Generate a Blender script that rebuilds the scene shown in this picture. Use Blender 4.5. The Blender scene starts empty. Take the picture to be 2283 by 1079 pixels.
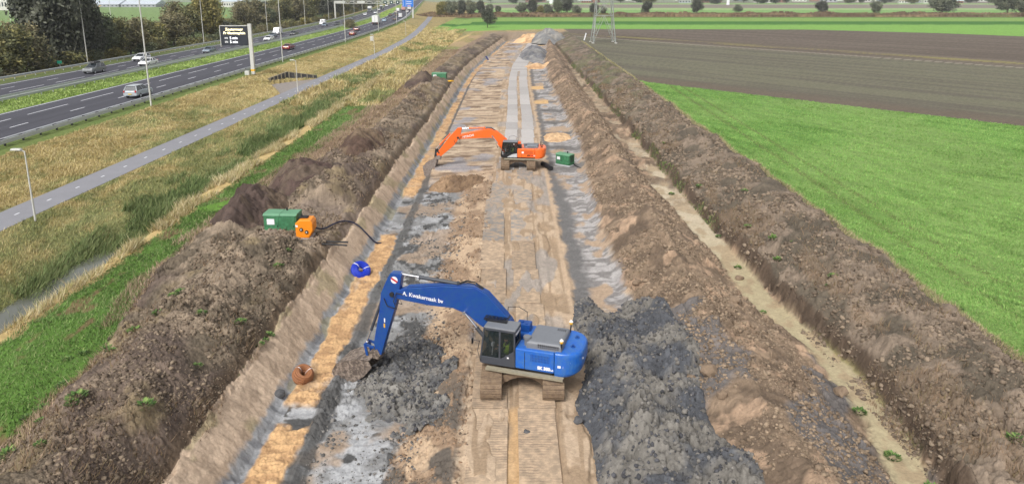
import bpy, math, random
import numpy as np
from mathutils import Vector, Matrix
R = math.radians
C = bpy.context.scene.collection
SC = bpy.context.scene
# ---------------------------------------------------------------- camera, sky, sun, exposure
FPX, CXP, CYP, CAMH = 1585., 1141.5, 346.6, 16.85
PITCH = math.atan((CYP + 20.) / FPX)
cam = bpy.data.cameras.new('camera'); co = bpy.data.objects.new('camera', cam); C.objects.link(co)
co.location = (0, 0, CAMH); co.rotation_euler = (math.pi/2 - PITCH, 0, 0)
cam.sensor_width = 36; cam.lens = 36*FPX/2283; cam.shift_y = -(539.5 - CYP)/2283
cam.clip_start = .5; cam.clip_end = 9000
SC.camera = co
W = bpy.data.worlds.new('World'); SC.world = W; W.use_nodes = True
nt = W.node_tree; nt.nodes.clear()
sky = nt.nodes.new('ShaderNodeTexSky'); sky.sky_type = 'NISHITA'; sky.sun_disc = False
sky.sun_elevation = R(48); sky.sun_rotation = R(205); sky.dust_density = 4; sky.air_density = 1.0; sky.ozone_density = 1
hs = nt.nodes.new('ShaderNodeHueSaturation'); hs.inputs['Saturation'].default_value = .12
bg = nt.nodes.new('ShaderNodeBackground'); bg.inputs['Strength'].default_value = .115
wo = nt.nodes.new('ShaderNodeOutputWorld')
nt.links.new(sky.outputs[0], hs.inputs['Color']); nt.links.new(hs.outputs[0], bg.inputs[0]); nt.links.new(bg.outputs[0], wo.inputs[0])
sl = bpy.data.lights.new('sun', 'SUN'); sl.energy = 1.5; sl.angle = R(20); sl.color = (1, .96, .9)
so = bpy.data.objects.new('sun', sl); C.objects.link(so); so.rotation_euler = (R(42), 0, R(-25))
SC.view_settings.view_transform = 'Standard'; SC.view_settings.look = 'None'
SC.view_settings.exposure = .68; SC.view_settings.gamma = 1
SC.render.engine = 'CYCLES'

# ---------------------------------------------------------------- helpers
_c, _s = math.cos(PITCH), math.sin(PITCH)
def at(px, py, z=0.):
    u, v = (px-CXP)/FPX, (CYP-py)/FPX
    d = (u, _c+v*_s, -_s+v*_c); t = (z-CAMH)/d[2]
    return Vector((d[0]*t, d[1]*t, z))
def atY(px, py, Y):
    u, v = (px-CXP)/FPX, (CYP-py)/FPX
    d = (u, _c+v*_s, -_s+v*_c); t = Y/d[1]
    return Vector((d[0]*t, Y, CAMH+d[2]*t))
def lin(r, g, b, k=1.):
    f = lambda c: ((c/255+.055)/1.055)**2.4 if c > 10 else c/255/12.92
    v = np.array([f(r), f(g), f(b)])*k
    if g > r and g > b: v = v*.82+.18*v.mean()
    return v
def ss(a, b, x):
    t = np.clip((x-a)/(b-a), 0, 1); return t*t*(3-2*t)
def _h(ix, iy, s):
    n = (ix.astype(np.int64)*374761393 + iy.astype(np.int64)*668265263 + s*1442695041) & 0x7fffffff
    n = ((n ^ (n >> 13))*1274126177) & 0x7fffffff
    n = ((n ^ (n >> 16))*2246822519) & 0x7fffffff
    return (n & 0xffffff)/float(0xffffff)
def vn(x, y, s=0):
    ix, iy = np.floor(x), np.floor(y); fx, fy = x-ix, y-iy
    fx = fx*fx*(3-2*fx); fy = fy*fy*(3-2*fy)
    a, b = _h(ix, iy, s), _h(ix+1, iy, s); c, d = _h(ix, iy+1, s), _h(ix+1, iy+1, s)
    return (a*(1-fx)+b*fx)*(1-fy)+(c*(1-fx)+d*fx)*fy
def fbm(x, y, s=0, o=4):
    t = 0; a = .5; n = 0
    for i in range(o):
        t = t+a*vn(x*2**i+i*17.3, y*2**i+i*9.1, s+i); n += a; a *= .5
    return t/n
def wor(x, y, s=0):
    """nearest jittered cell: dome height 0..1 and the cell's random number"""
    ix, iy = np.floor(x), np.floor(y); best = np.full(x.shape, 9.); rnd = np.zeros(x.shape)
    for i in (-1, 0, 1):
        for j in (-1, 0, 1):
            cx, cy = ix+i, iy+j
            dx = cx+_h(cx, cy, s+1)-x; dy = cy+_h(cx, cy, s+2)-y
            d = dx*dx+dy*dy; m = d < best
            best = np.where(m, d, best); rnd = np.where(m, _h(cx, cy, s+3), rnd)
    return np.clip(1-best*1.6, 0, 1), rnd
def fac(x, y, s=0):
    """broken lumps: every jittered cell is a tilted facet of its own height"""
    ix, iy = np.floor(x), np.floor(y); best = np.full(x.shape, 9.); h = np.zeros(x.shape); rnd = np.zeros(x.shape)
    for i in (-1, 0, 1):
        for j in (-1, 0, 1):
            cx, cy = ix+i, iy+j
            dx = x-cx-_h(cx, cy, s+1); dy = y-cy-_h(cx, cy, s+2)
            d = dx*dx+dy*dy; m = d < best; r = _h(cx, cy, s+3)
            hh = r+(_h(cx, cy, s+4)-.5)*1.3*dx+(_h(cx, cy, s+5)-.5)*1.3*dy-.9*d
            best = np.where(m, d, best); h = np.where(m, hh, h); rnd = np.where(m, r, rnd)
    return h, rnd
def mixc(c, c2, m):
    m = np.asarray(m)[..., None]; return c*(1-m)+np.asarray(c2)*m

def mat(name, col=(.5, .5, .5), rough=.8, metal=0, noise=0, nscale=3., bump=0, attr=False, coat=0, emit=None, spec=.5, c2=None, alpha=None, stretch=None):
    m = bpy.data.materials.new(name); m.use_nodes = True; t = m.node_tree; b = t.nodes['Principled BSDF']
    b.inputs['Roughness'].default_value = rough; b.inputs['Metallic'].default_value = metal
    b.inputs['Specular IOR Level'].default_value = spec
    b.inputs['Coat Weight'].default_value = coat
    b.inputs['Base Color'].default_value = (*col, 1)
    src = None
    if attr:
        a = t.nodes.new('ShaderNodeAttribute'); a.attribute_name = 'Col'; src = a.outputs['Color']
    if noise or bump or c2:
        g = t.nodes.new('ShaderNodeNewGeometry'); n = t.nodes.new('ShaderNodeTexNoise')
        n.inputs['Scale'].default_value = nscale; n.inputs['Detail'].default_value = 6; n.inputs['Roughness'].default_value = .65
        if stretch:
            mp = t.nodes.new('ShaderNodeMapping'); mp.inputs['Scale'].default_value = stretch; t.links.new(g.outputs['Position'], mp.inputs['Vector']); t.links.new(mp.outputs[0], n.inputs['Vector'])
        else: t.links.new(g.outputs['Position'], n.inputs['Vector'])
    if c2 is not None:
        mx = t.nodes.new('ShaderNodeMix'); mx.data_type = 'RGBA'
        r = t.nodes.new('ShaderNodeMapRange'); r.inputs[1].default_value = .42; r.inputs[2].default_value = .6
        t.links.new(n.outputs[0], r.inputs[0]); t.links.new(r.outputs[0], mx.inputs['Factor'])
        mx.inputs['A'].default_value = (*col, 1); mx.inputs['B'].default_value = (*c2, 1); src = mx.outputs['Result']
    if noise:
        r = t.nodes.new('ShaderNodeMapRange'); r.inputs[1].default_value = .25; r.inputs[2].default_value = .75
        r.inputs[3].default_value = 1-noise; r.inputs[4].default_value = 1+noise
        t.links.new(n.outputs[0], r.inputs[0])
        vm = t.nodes.new('ShaderNodeVectorMath'); vm.operation = 'SCALE'
        if src: t.links.new(src, vm.inputs[0])
        else: vm.inputs[0].default_value = tuple(col)
        t.links.new(r.outputs[0], vm.inputs['Scale']); src = vm.outputs[0]
    if src: t.links.new(src, b.inputs['Base Color'])
    if bump:
        bp = t.nodes.new('ShaderNodeBump'); bp.inputs['Strength'].default_value = 1; bp.inputs['Distance'].default_value = bump
        t.links.new(n.outputs[0], bp.inputs['Height']); t.links.new(bp.outputs[0], b.inputs['Normal'])
    if emit: b.inputs['Emission Color'].default_value = (*emit[:3], 1); b.inputs['Emission Strength'].default_value = emit[3]
    if alpha is not None: b.inputs['Alpha'].default_value = alpha
    return m
def ordn(n):
    a = ['zeroth', 'first', 'second', 'third', 'fourth', 'fifth', 'sixth', 'seventh', 'eighth', 'ninth', 'tenth', 'eleventh', 'twelfth', 'thirteenth', 'fourteenth', 'fifteenth', 'sixteenth', 'seventeenth', 'eighteenth', 'nineteenth']
    if n < 20: return a[n]
    t = {2: 'twent', 3: 'thirt', 4: 'fort', 5: 'fift', 6: 'sixt', 7: 'sevent', 8: 'eight'}[n//10]
    return t+'ieth' if n % 10 == 0 else t+'y-'+a[n % 10]
def L(r, g, b, k=.85): return tuple(lin(r, g, b, k))

def np_mesh(name, V, F, m, col=None, parent=None, smooth=False, k=4):
    me = bpy.data.meshes.new(name); F = np.asarray(F, np.int32)
    me.vertices.add(len(V)); me.vertices.foreach_set('co', np.asarray(V, np.float32).ravel())
    me.loops.add(F.size); me.loops.foreach_set('vertex_index', F.ravel())
    me.polygons.add(len(F)); me.polygons.foreach_set('loop_start', np.arange(len(F), dtype=np.int32)*F.shape[1])
    me.polygons.foreach_set('loop_total', np.full(len(F), F.shape[1], np.int32))
    if smooth: me.polygons.foreach_set('use_smooth', np.ones(len(F), bool))
    me.update(calc_edges=True)
    if col is not None:
        a = me.color_attributes.new('Col', 'FLOAT_COLOR', 'POINT')
        a.data.foreach_set('color', np.concatenate([col, np.ones((len(col), 1))], 1).astype(np.float32).ravel())
    me.materials.append(m)
    o = bpy.data.objects.new(name, me); C.objects.link(o)
    if parent: o.parent = parent
    return o

class MB:
    def __init__(s): s.v = []; s.f = []; s.sm = []
    def add(s, vs, fs, sm=False):
        n = len(s.v); s.v += [tuple(v) for v in vs]; s.f += [tuple(i+n for i in f) for f in fs]; s.sm += [sm]*len(fs); return s
    def box(s, c, d, rot=None, taper=1.):
        x, y, z = [q/2 for q in d]
        vs = [Vector((i*x*(taper if k > 0 else 1), j*y*(taper if k > 0 else 1), k*z)) for k in (-1, 1) for i, j in ((-1, -1), (1, -1), (1, 1), (-1, 1))]
        if rot is not None: vs = [rot @ v for v in vs]
        vs = [v+Vector(c) for v in vs]
        return s.add(vs, [(3, 2, 1, 0), (4, 5, 6, 7), (0, 1, 5, 4), (1, 2, 6, 5), (2, 3, 7, 6), (3, 0, 4, 7)])
    def beam(s, a, b, w, h=None):
        a, b = Vector(a), Vector(b); h = h or w; d = b-a
        q = d.to_track_quat('X', 'Z').to_matrix()
        return s.box((a+b)/2, (d.length, w, h), q)
    def tube(s, pts, r, n=8, caps=True, r2=None):
        pts = [Vector(p) for p in pts]; vs = []; m = len(pts)
        for i, p in enumerate(pts):
            d = (pts[min(i+1, m-1)]-pts[max(i-1, 0)]).normalized()
            u = d.cross(Vector((0, 0, 1))); u = u.normalized() if u.length > .05 else Vector((1, 0, 0))
            if i and (u.dot(pu) < 0): u = -u
            pu = u; w = d.cross(u); rr = r if r2 is None else r+(r2-r)*i/(m-1)
            vs += [p+(u*math.cos(a)+w*math.sin(a))*rr for a in [2*math.pi*k/n for k in range(n)]]
        fs = [(i*n+k, i*n+(k+1) % n, (i+1)*n+(k+1) % n, (i+1)*n+k) for i in range(m-1) for k in range(n)]
        s.add(vs, fs, True)
        if caps:
            s.add([vs[k] for k in range(n)], [tuple(range(n))[::-1]]); s.add([vs[(m-1)*n+k] for k in range(n)], [tuple(range(n))])
        return s
    def prism(s, poly, a, b, ax='y'):
        """2-D outline (r,z) extruded along y from a to b (ax='z': outline (x,y) extruded in z)"""
        n = len(poly)
        if ax == 'y': f = lambda p, q: (p[0], q, p[1])
        elif ax == 'z': f = lambda p, q: (p[0], p[1], q)
        else: f = lambda p, q: (q, p[0], p[1])
        vs = [f(p, a) for p in poly]+[f(p, b) for p in poly]
        fs = [(i, (i+1) % n, n+(i+1) % n, n+i) for i in range(n)]
        return s.add(vs, fs+[tuple(range(n))[::-1], tuple(range(n, 2*n))])
    def rings(s, rings, cap=True, sm=True):
        n = len(rings[0]); vs = [v for r in rings for v in r]
        fs = [(i*n+k, i*n+(k+1) % n, (i+1)*n+(k+1) % n, (i+1)*n+k) for i in range(len(rings)-1) for k in range(n)]
        if cap: fs += [tuple(range(n))[::-1], tuple(range((len(rings)-1)*n, len(rings)*n))]
        return s.add(vs, fs, sm)
    def build(s, name, m, parent=None, bevel=0, seg=2):
        me = bpy.data.meshes.new(name); me.from_pydata(s.v, [], s.f); me.polygons.foreach_set('use_smooth', s.sm); me.materials.append(m)
        import bmesh
        b = bmesh.new(); b.from_mesh(me); bmesh.ops.recalc_face_normals(b, faces=b.faces); b.to_mesh(me); b.free()
        o = bpy.data.objects.new(name, me); C.objects.link(o)
        if parent: o.parent = parent
        if bevel:
            w = o.modifiers.new('bevel', 'BEVEL'); w.width = bevel; w.segments = seg; w.limit_method = 'ANGLE'; w.angle_limit = R(35); w.harden_normals = False
        return o
def tag(o, label=None, cat=None, group=None, kind=None):
    if label: o['label'] = label
    if cat: o['category'] = cat
    if group: o['group'] = group
    if kind: o['kind'] = kind
    return o
def empty(name, loc, rz, label, cat, group=None):
    o = bpy.data.objects.new(name, None); C.objects.link(o); o.location = loc; o.rotation_euler = (0, 0, rz); o.empty_display_size = .3
    return tag(o, label, cat, group)
def copy_tree(o, parent=None):
    c = o.copy(); C.objects.link(c); c.parent = parent
    for ch in o.children: copy_tree(ch, c)
    return c
def text(name, s, size, m, parent, loc, rx=None, depth=.006, ax='L', rot=0., bold=0., align='CENTER', sx=1.):
    cu = bpy.data.curves.new(name, 'FONT'); cu.body = s; cu.size = size; cu.align_x = align; cu.align_y = 'CENTER'
    cu.extrude = depth; cu.offset = bold
    t = bpy.data.objects.new(name, cu); C.objects.link(t); bpy.context.view_layer.update()
    me = bpy.data.meshes.new_from_object(t); bpy.data.objects.remove(t); me.materials.clear(); me.materials.append(m)
    o = bpy.data.objects.new(name, me); C.objects.link(o); o.parent = parent
    if ax == 'L': M = Matrix(((-1, 0, 0), (0, 0, 1), (0, 1, 0)))       # reads on a face turned to +Y, running to -X
    elif ax == 'F': M = Matrix(((1, 0, 0), (0, 0, -1), (0, 1, 0)))     # reads on a face turned to -Y
    elif ax == 'B': M = Matrix(((0, 0, -1), (-1, 0, 0), (0, 1, 0)))     # on a face turned to -X
    M = M @ Matrix.Rotation(rot, 3, 'Z') @ Matrix.Diagonal((sx, 1, 1))
    o.matrix_local = Matrix.Translation(loc) @ M.to_4x4()
    return o

# ---------------------------------------------------------------- materials
M_soil = mat('soil', attr=True, rough=.93, noise=.22, nscale=9, bump=.03, spec=.25)
M_field = mat('field', attr=True, rough=.95, noise=.18, nscale=2.2, spec=.15)
M_leaf = mat('leaf', attr=True, rough=.75, spec=.25)
M_blade = mat('blade', attr=True, rough=.85, spec=.2)
M_asph = mat('asphalt', L(76, 76, 84), .85, noise=.22, nscale=.55, spec=.3, stretch=(1, .03, 1))
M_path = mat('path_asphalt', L(138, 138, 144), .9, noise=.08, nscale=.6)
M_white = mat('road_paint', L(228, 230, 236), .7, noise=.06, nscale=2)
M_water = mat('water', (.10, .105, .085), .06, spec=.6)
M_galv = mat('galvanised', L(196, 199, 202), .5, metal=.1, noise=.08, nscale=4)
M_concrete = mat('concrete', L(196, 194, 188), .85, noise=.12, nscale=3)
M_dark = mat('dark_metal', L(44, 44, 46), .6, metal=.2, noise=.2, nscale=12)
M_black = mat('rubber', (.012, .012, .014), .6)
M_chrome = mat('chrome', (.8, .8, .82), .18, metal=1)
M_glass = mat('tinted_glass', (.02, .03, .03), .04, spec=.7, alpha=.42)
M_cglass = mat('car_glass', (.015, .02, .025), .06, spec=.8)
M_bark = mat('bark', L(92, 84, 72), .9, noise=.2, nscale=4)

# ---------------------------------------------------------------- where the highway, path and pit lie
def HW(Y):
    Y = np.asarray(Y, float); return -2.2e-4*np.clip(Y-195, 0, 245)**2-.108*np.clip(Y-440, 0, None)
PY = [0, 49, 80, 188, 240, 287, 340, 400, 455, 520, 800, 1600]
PXc = [-35.6, -35.6, -35.0, -33.5, -34.6, -37.3, -41.5, -46.2, -51.2, -58, -88, -170]
def PC(Y): return np.interp(Y, PY, PXc)
def SH(Y): return np.interp(Y, [0, 135, 163, 198, 262, 330], [0, 0, .6, 3.0, 7.9, 12.])
BF = lambda Y: np.interp(Y, [14, 22, 26, 30, 35, 41, 48, 60, 88, 118, 154, 400], [-17.6, -17.8, -18.2, -18.8, -20.4, -21.6, -21.3, -21.1, -20, -19.6, -19.0, -19.])
GF = lambda Y: BF(Y)+np.interp(Y, [48, 58, 75, 400], [0, 1.2, 3.2, 2.4])
RF = lambda Y: np.interp(Y, [14, 22, 30, 47, 58, 66, 78, 104, 200], [7.0, 6.8, 6.5, 6.2, 6.4, 6.9, 7.4, 7.1, 6.6])
DL = lambda Y: np.interp(Y, [14, 22, 25, 28, 31, 35.4, 43, 48, 60, 98, 126, 169], [12.9, 13.3, 14, 14.0, 14.0, 12.9, 13.0, 12.7, 12, 12.1, 12.3, 12.9])
EX = lambda Y: np.interp(Y, [20, 36, 51, 69, 89, 160], [-11.9, -11.6, -11.2, -11.1, -10.75, -10.7])
BX = lambda Y: np.interp(Y, [20, 45, 85, 125], [-10.15, -9.9, -9.7, -9.45])
DR = lambda Y: np.interp(Y, [18, 21.3, 23.4, 28, 31, 35.5, 48.6, 60, 95, 153], [14.4, 14.6, 15.1, 15.5, 15.2, 14.6, 14.4, 14.2, 14.2, 13.5])
def noise1(Y, s, f): return fbm(np.asarray(Y, float)*f, np.zeros_like(np.asarray(Y, float))+.5, s, 3)

def profile(Y):
    """knots (x, z) of the ground's cross-section at distance Y"""
    H = float(HW(Y)); p = float(PC(Y)); s = float(SH(Y)); bf = float(GF(Y)); rf = float(RF(Y)); dl = float(DL(Y))
    e = float(1-ss(262, 284, Y)); z0 = 1.2
    nb = float(noise1(Y, 5, 1/7.)-.5); nr = float(noise1(Y, 9, 1/8.)-.5); nq = float(noise1(Y, 12, 1/6.)-.5)
    far = float(ss(63, 68, Y)); mid = float(ss(34, 40, Y))
    fl = -1.15+.25*mid+.75*far; fl2 = -1.05+.2*mid+.76*far; ex = float(EX(Y)); bx = float(BX(Y)); dr = float(DR(Y))
    dd = float(ss(43, 54, Y)); dz = 1-dd
    pad = float(ss(41.5, 43.5, Y)*(1-ss(51, 53.5, Y)))
    lw = float(ss(52, 75, Y)); cr = 2.25-.45*lw+(1.1-.4*lw)*nb; cr2 = 1.95-.35*lw+.9*nq
    k = [(-900, .8), (-125+H, .8), (-96+H, .9), (-86.5+H, 2.2), (-85+H, 2.36), (-47.6+H, 2.36), (-46.2+H, 2.2)]
    a = p-2.2
    k += [(a, 1.25), (p-1.6, 1.2), (p+1.6, 1.2), (p+2.6, 1.05)]
    if p+2.6 < -28.6: k += [(-28.5, .9-1.2*dz-.3), (-27.9, -.95*dz+.4*dd), (-25.9, -.95*dz+.4*dd), (-25.2, .2+.5*dd), (-24.4, .8)]
    c = [(bf, .75), (-17.4 if bf < -19 else bf+1.0, 1.0+.5*(cr-1)), (-15.7+.7*lw, cr), (-14.0+.3*lw, cr2), (ex-.85, 1.0), (ex-.3, .42), (ex, .3), (bx-.15, -1.02), (bx+.1, -1.1),
         (-8.55, -1.08), (-8.25, -1.0), (-7.8, fl-.05), (-7.0, fl), (-4.6+.4*far, fl2), (-2.3, -.04), (-1.6, -.02), (3.1, -.02), (3.7, .0)]
    c += [(rf-.3, .1), (rf+.9, .9+.3*nr), (9.5, 2.05-.2*dd+.9*nr), (10.9, 1.4+.5*nr), (dl-.2, .35), (dl+.2, .28)]
    if pad > 0:
        c = [(x, z*(1-pad)+(1.7 if x < -18 else 1.0)*pad) if -20.9 < x < -12. else (x, z) for x, z in c]
        c = sorted(c+[(-18.8, (1.4+.3*nb)*(1-pad)+1.9*pad), (-16.9, (1.9)*(1-pad)+.85*pad)]) if bf < -19 else c
    ws = lambda x: 1 if x < 5 else (max(0., 1-(x-5)/8.) if x > 5 else 1)
    c = [(x+s*ws(x)*(ss(-24, -19, x) if x < -19 else 1), (z-z0)*e+z0) for x, z in c]
    d = [(dr, .3), (dr+.4, .95), (16.6, 1.75+.5*nq), (19.2, 2.35+.8*nb), (20.9, 2.0), (22.1, 1.3), (24, 1.2), (900, 1.2)]
    d = [(x, (z-z0)*e+z0) for x, z in d]
    k = sorted(k+c+d)
    return np.array([q[0] for q in k]), np.array([q[1] for q in k])

# two lists that the colours and the scatter share
def dyke(Y): return .8*ss(334, 352, Y)*(1-ss(390, 425, Y))
WALLC = [at(599, 189, 1.15), at(641, 183, 1.0), at(707, 176, 1.15)]
PKP = [at(*q, 1.15) for q in ((599, 190), (641, 184), (707, 177), (724, 181), (668, 206.5), (630, 214.5))]
def pocket(X, Y):   # the sunken paved pocket beside the path
    ins = np.zeros(np.shape(X), bool)
    for a, b in zip(PKP, PKP[1:]+PKP[:1]):
        ins ^= ((a.y > Y) != (b.y > Y)) & (X < (b.x-a.x)*(Y-a.y)/(b.y-a.y+1e-9)+a.x)
    return ins*1.
def VG(X, Y): return .5+(fbm(X*1.1, Y*.6, 51, 4)*.6+fbm(X*.22, Y*.1, 56, 3)*.4-.5)*.8+.10*ss(-33, -28.5, X)*(1-ss(90, 130, Y))-.07*ss(-34, -38, X)+.05*ss(-39, -36, X)*(X < -36)-.06*ss(80, 130, Y)
def terrain(X, Y):
    """height and colour of the ground at X, Y (rows of equal Y)"""
    Z = np.empty_like(X)
    for i in range(X.shape[0]):
        kx, kz = profile(Y[i, 0]); Z[i] = np.interp(X[i], kx, kz)
    s = SH(Y); wsx = np.where(X < 5+s, 1, np.clip(1-(X-5-s)/8., 0, 1)); x = X-s*wsx
    e = 1-ss(262, 284, Y)
    n1 = fbm(X*.9, Y*.9, 21, 4)-.5; n2 = fbm(X*.25, Y*.25, 31, 4)-.5; n3 = fbm(X*3.1, Y*3.1, 41, 3)-.5; nf = fbm(X*9., Y*9., 43, 2)-.5
    w = .9*n1+.35*n3                                   # edge wobble
    xw = x+w*.5
    pk = pocket(X, Y)
    Z = np.where(pk > .5, np.minimum(Z, 1.0), Z)
    # --- verge and far grounds
    strw, grn = lin(158, 142, 98, .85), lin(112, 122, 70, .85)
    g = ss(.38, .64, VG(X, Y))*.8
    col = mixc(np.broadcast_to(strw, X.shape+(3,)), grn, g)
    col = mixc(col, lin(176, 152, 118, .8), ss(.5, .62, fbm(X*.15, Y*.05, 52, 3))*ss(60, 120, Y)*(X > -32))
    med = (X > -69.5+HW(Y))*(X < -60.9+HW(Y))
    col = mixc(col, mixc(np.broadcast_to(lin(142, 172, 52, .85), X.shape+(3,)), lin(100, 128, 48, .8), ss(.5, .65, fbm(X*1.2, Y*.5, 53, 3))), med)
    lv = (X < -80.5+HW(Y))*(X > -86+HW(Y)); col = mixc(col, lin(104, 118, 62, .8), lv)
    col = mixc(col, lin(98, 130, 52, .8), ((X > -49.5+HW(Y))*(X < -46.6+HW(Y)+n1))*.8)
    farl = X < -95+HW(Y); col = mixc(col, lin(96, 110, 56, .8), farl); col = mixc(col, lin(124, 154, 84, .8), (X < -150+HW(Y)))
    # --- beside the ditch
    dry = lin(192, 168, 118, .85)
    col = mixc(col, dry, ss(-25.5, -25.0, xw)*(1-ss(-24.0, -23.4, xw))*e)
    wz = ss(-.1, .7, x-BF(Y)+w)*e*(x < -12)
    gs = (xw > -23.6)*(x < BF(Y)+.3+w)*e*(1-ss(185, 225, Y))
    col = mixc(col, mixc(np.broadcast_to(lin(92, 132, 42, .85), X.shape+(3,)), lin(122, 106, 76, .8), ss(.62, .72, fbm(X*.6, Y*.35, 61, 4))), gs)
    col = mixc(col, mixc(np.broadcast_to(lin(150, 130, 112, .85), X.shape+(3,)), lin(128, 108, 92, .85), ss(.45, .6, fbm(X*1.5, Y*1.5, 68, 4))), wz)
    # --- left bank
    bank = (ss(0, .5, x-GF(Y)+w))*(1-ss(-.22, -.05, x-EX(Y)+.25*n3))*e
    c = mixc(np.broadcast_to(lin(104, 93, 79, .85), X.shape+(3,)), lin(146, 130, 112, .86), ss(.42, .62, fbm(X*.8, Y*.8, 62, 4)+.08*(1-abs(x+15.7)/1.5).clip(0, 1)))  # lighter tone along the crest paints it as lit
    c = mixc(c, lin(94, 80, 74, .85), ss(.5, .62, fbm(X*.2+3, Y*.12, 64, 3))*.7)
    c = mixc(c, lin(142, 126, 98, .85), ss(.56, .68, fbm(X*.5, Y*.3, 63, 4))*.7)
    c = mixc(c, lin(98, 82, 66, .85), ss(-.8, -.45, x-EX(Y)+.3*w)*.8)
    pad = ss(-17.2, -16.6, x)*ss(42.5, 43.5, Y)*(1-ss(51, 53, Y)); c = mixc(c, lin(140, 124, 112, .85), pad*.7*(n1 > -.1))
    col = mixc(col, c, bank)
    inpit = (x > EX(Y)-.25+.2*n3)*(x < RF(Y)+.8)*e
    # --- pit floor
    st = fbm(X*.35, Y*3.0, 71, 4)                       # streaks running across
    c = mixc(np.broadcast_to(lin(182, 160, 136, .85), X.shape+(3,)), lin(128, 108, 90, .85), ss(.48, .62, st))
    c = mixc(c, lin(198, 178, 154, .85), ss(.6, .7, fbm(X*.5, Y*2., 72, 3)))
    c = mixc(c, lin(150, 150, 156, .85), ss(.56, .64, fbm(X*.3, Y*.25, 73, 3))*.75)
    tk = ss(-2.0, -1.7, x+.2*w)*(1-ss(3.3, 3.6, x+.2*w)); c = mixc(c, mixc(np.broadcast_to(lin(186, 164, 140, .88), X.shape+(3,)), lin(160, 138, 114, .88), np.maximum(ss(.45, .6, fbm(X*1.3, Y*1.1, 79, 4)), ss(.52, .6, fbm(X*5., Y*.2, 70, 3)))), tk); c = mixc(c, lin(150, 148, 147, .88), tk*ss(.54, .62, fbm(X*.6, Y*.22, 69, 3))*ss(30, 36, Y)*.6); c = mixc(c, lin(202, 166, 122, .88), .8*tk*(1-ss(26, 27.5, Y+n1))*(1-ss(.25, .5, abs(x-.08)+.5*abs(n1)))*ss(.35, .5, fbm(X*.8, Y*.5, 99, 3)))
    near = (1-ss(62, 67, Y+w*3))*(x < -3.2+w)
    cg = mixc(np.broadcast_to(lin(132, 132, 132, .88), X.shape+(3,)), lin(166, 167, 169, .88), ss(.42, .6, fbm(X*.8, Y*.9, 74, 4)))
    cg = mixc(cg, lin(86, 86, 86, .8), ss(.53, .63, fbm(X*1.1, Y*1.3, 75, 4)))
    cg = mixc(cg, lin(164, 144, 124, .85), ss(.52, .62, fbm(X*.5, Y*.5, 76, 4)-.07*ss(36, 30, Y)+.05*ss(-5.6, -4.4, x))*.8)
    c = mixc(c, cg, near)
    sl = (ss(-4.9, -4.2, x+w*1.3)*(1-ss(-2.3, -1.8, x+.3*w)))*(1-ss(63, 68, Y))
    cb = mixc(np.broadcast_to(lin(150, 127, 105, .88), X.shape+(3,)), lin(184, 160, 134, .88), ss(.45, .6, fbm(X*1.2+Y*.5, Y*.5, 77, 4)))
    cb = mixc(cb, lin(104, 96, 88, .8), ss(.5, .6, fbm(X*1.4, Y*.9, 78, 4))*ss(33, 27, Y))
    c = mixc(c, cb, sl)
    c = mixc(c, lin(190, 166, 140, .85), ss(3.0, 3.2, x)*(1-ss(3.5, 3.9, xw)))
    # slope of the pit edge: beige above, grey clay below, cut marks down the slope
    cm = fbm(X*.5, Y*4.5, 80, 3)
    slp = mixc(np.broadcast_to(lin(190, 168, 146, .96), X.shape+(3,)), lin(164, 144, 124, .94), np.maximum(ss(.55, .66, cm)*.5, ss(.52, .64, fbm(X*1.6, Y*1.3, 82, 4))*.8))
    slp = mixc(slp, mixc(np.broadcast_to(lin(150, 151, 153, .9), X.shape+(3,)), lin(124, 125, 128, .9), ss(.5, .62, fbm(X*.9, Y*3., 81, 3))), ss(-.62, -.38, x-BX(Y)+.5*n1+.2*n3))
    slp = mixc(slp, lin(150, 142, 104, .85), ss(.6, .68, fbm(X, Y*.5, 83, 3))*.5)
    c = mixc(c, slp, (x < BX(Y)+.2))
    sand = ss(-.1, .08, x-BX(Y)+.4*n1)*(1-ss(-8.65, -8.45, x+.6*n1+.2*n3))
    ym = 1-ss(26.3, 26.9, Y+2.5*n1)*(1-ss(28.0, 28.6, Y+n1)); ym *= 1-ss(50.5, 52, Y+3*n1)*(1-ss(60.5, 62, Y+2*n1)); ym *= 1-.8*ss(.55, .62, fbm(X*.1, Y*.16, 84, 2))*ss(68, 74, Y)
    c = mixc(c, mixc(np.broadcast_to(lin(206, 168, 124, .88), X.shape+(3,)), lin(180, 144, 106, .85), ss(.42, .62, fbm(X*2, Y*3, 85, 4))), sand*ym*(1-.35*ss(.55, .68, fbm(X*.8, Y*.6, 89, 4))))
    c = mixc(c, lin(92, 91, 90, .8), ss(-8.6, -8.4, x+.4*n1)*(1-ss(-7.95, -7.7, x+.5*n1))*.85*(1-ss(150, 170, Y)))
    # grey clay band right of the mats and the slabs farther on
    gb = ss(3.3, 3.7, x+.9*w)*(1-ss(-.2, .5, x-RF(Y)+1.3*w))*ss(34, 36.5, Y+w)
    cg = mixc(np.broadcast_to(lin(172, 168, 166, .85), X.shape+(3,)), lin(132, 128, 126, .85), ss(.45, .58, fbm(X*1.6, Y*3.2, 86, 4)))
    cg = mixc(cg, lin(174, 152, 130, .85), ss(.57, .66, fbm(X*.6, Y*.5, 87, 4)))
    per = (Y+4.*n2) % 8.4; ed = np.minimum(per, 8.4-per)
    cg = mixc(cg, lin(98, 95, 93, .8), np.maximum(1-ss(.5, 1.5, ed), 1-ss(3.9, 4.4, x+.4*w))*ss(58, 70, Y+8*(x < 4.3)*1.)*.8)
    cg = mixc(cg, lin(112, 110, 109, .85), (1-ss(4.2, 4.9, x+w))*(1-ss(60, 66, Y)))
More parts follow.
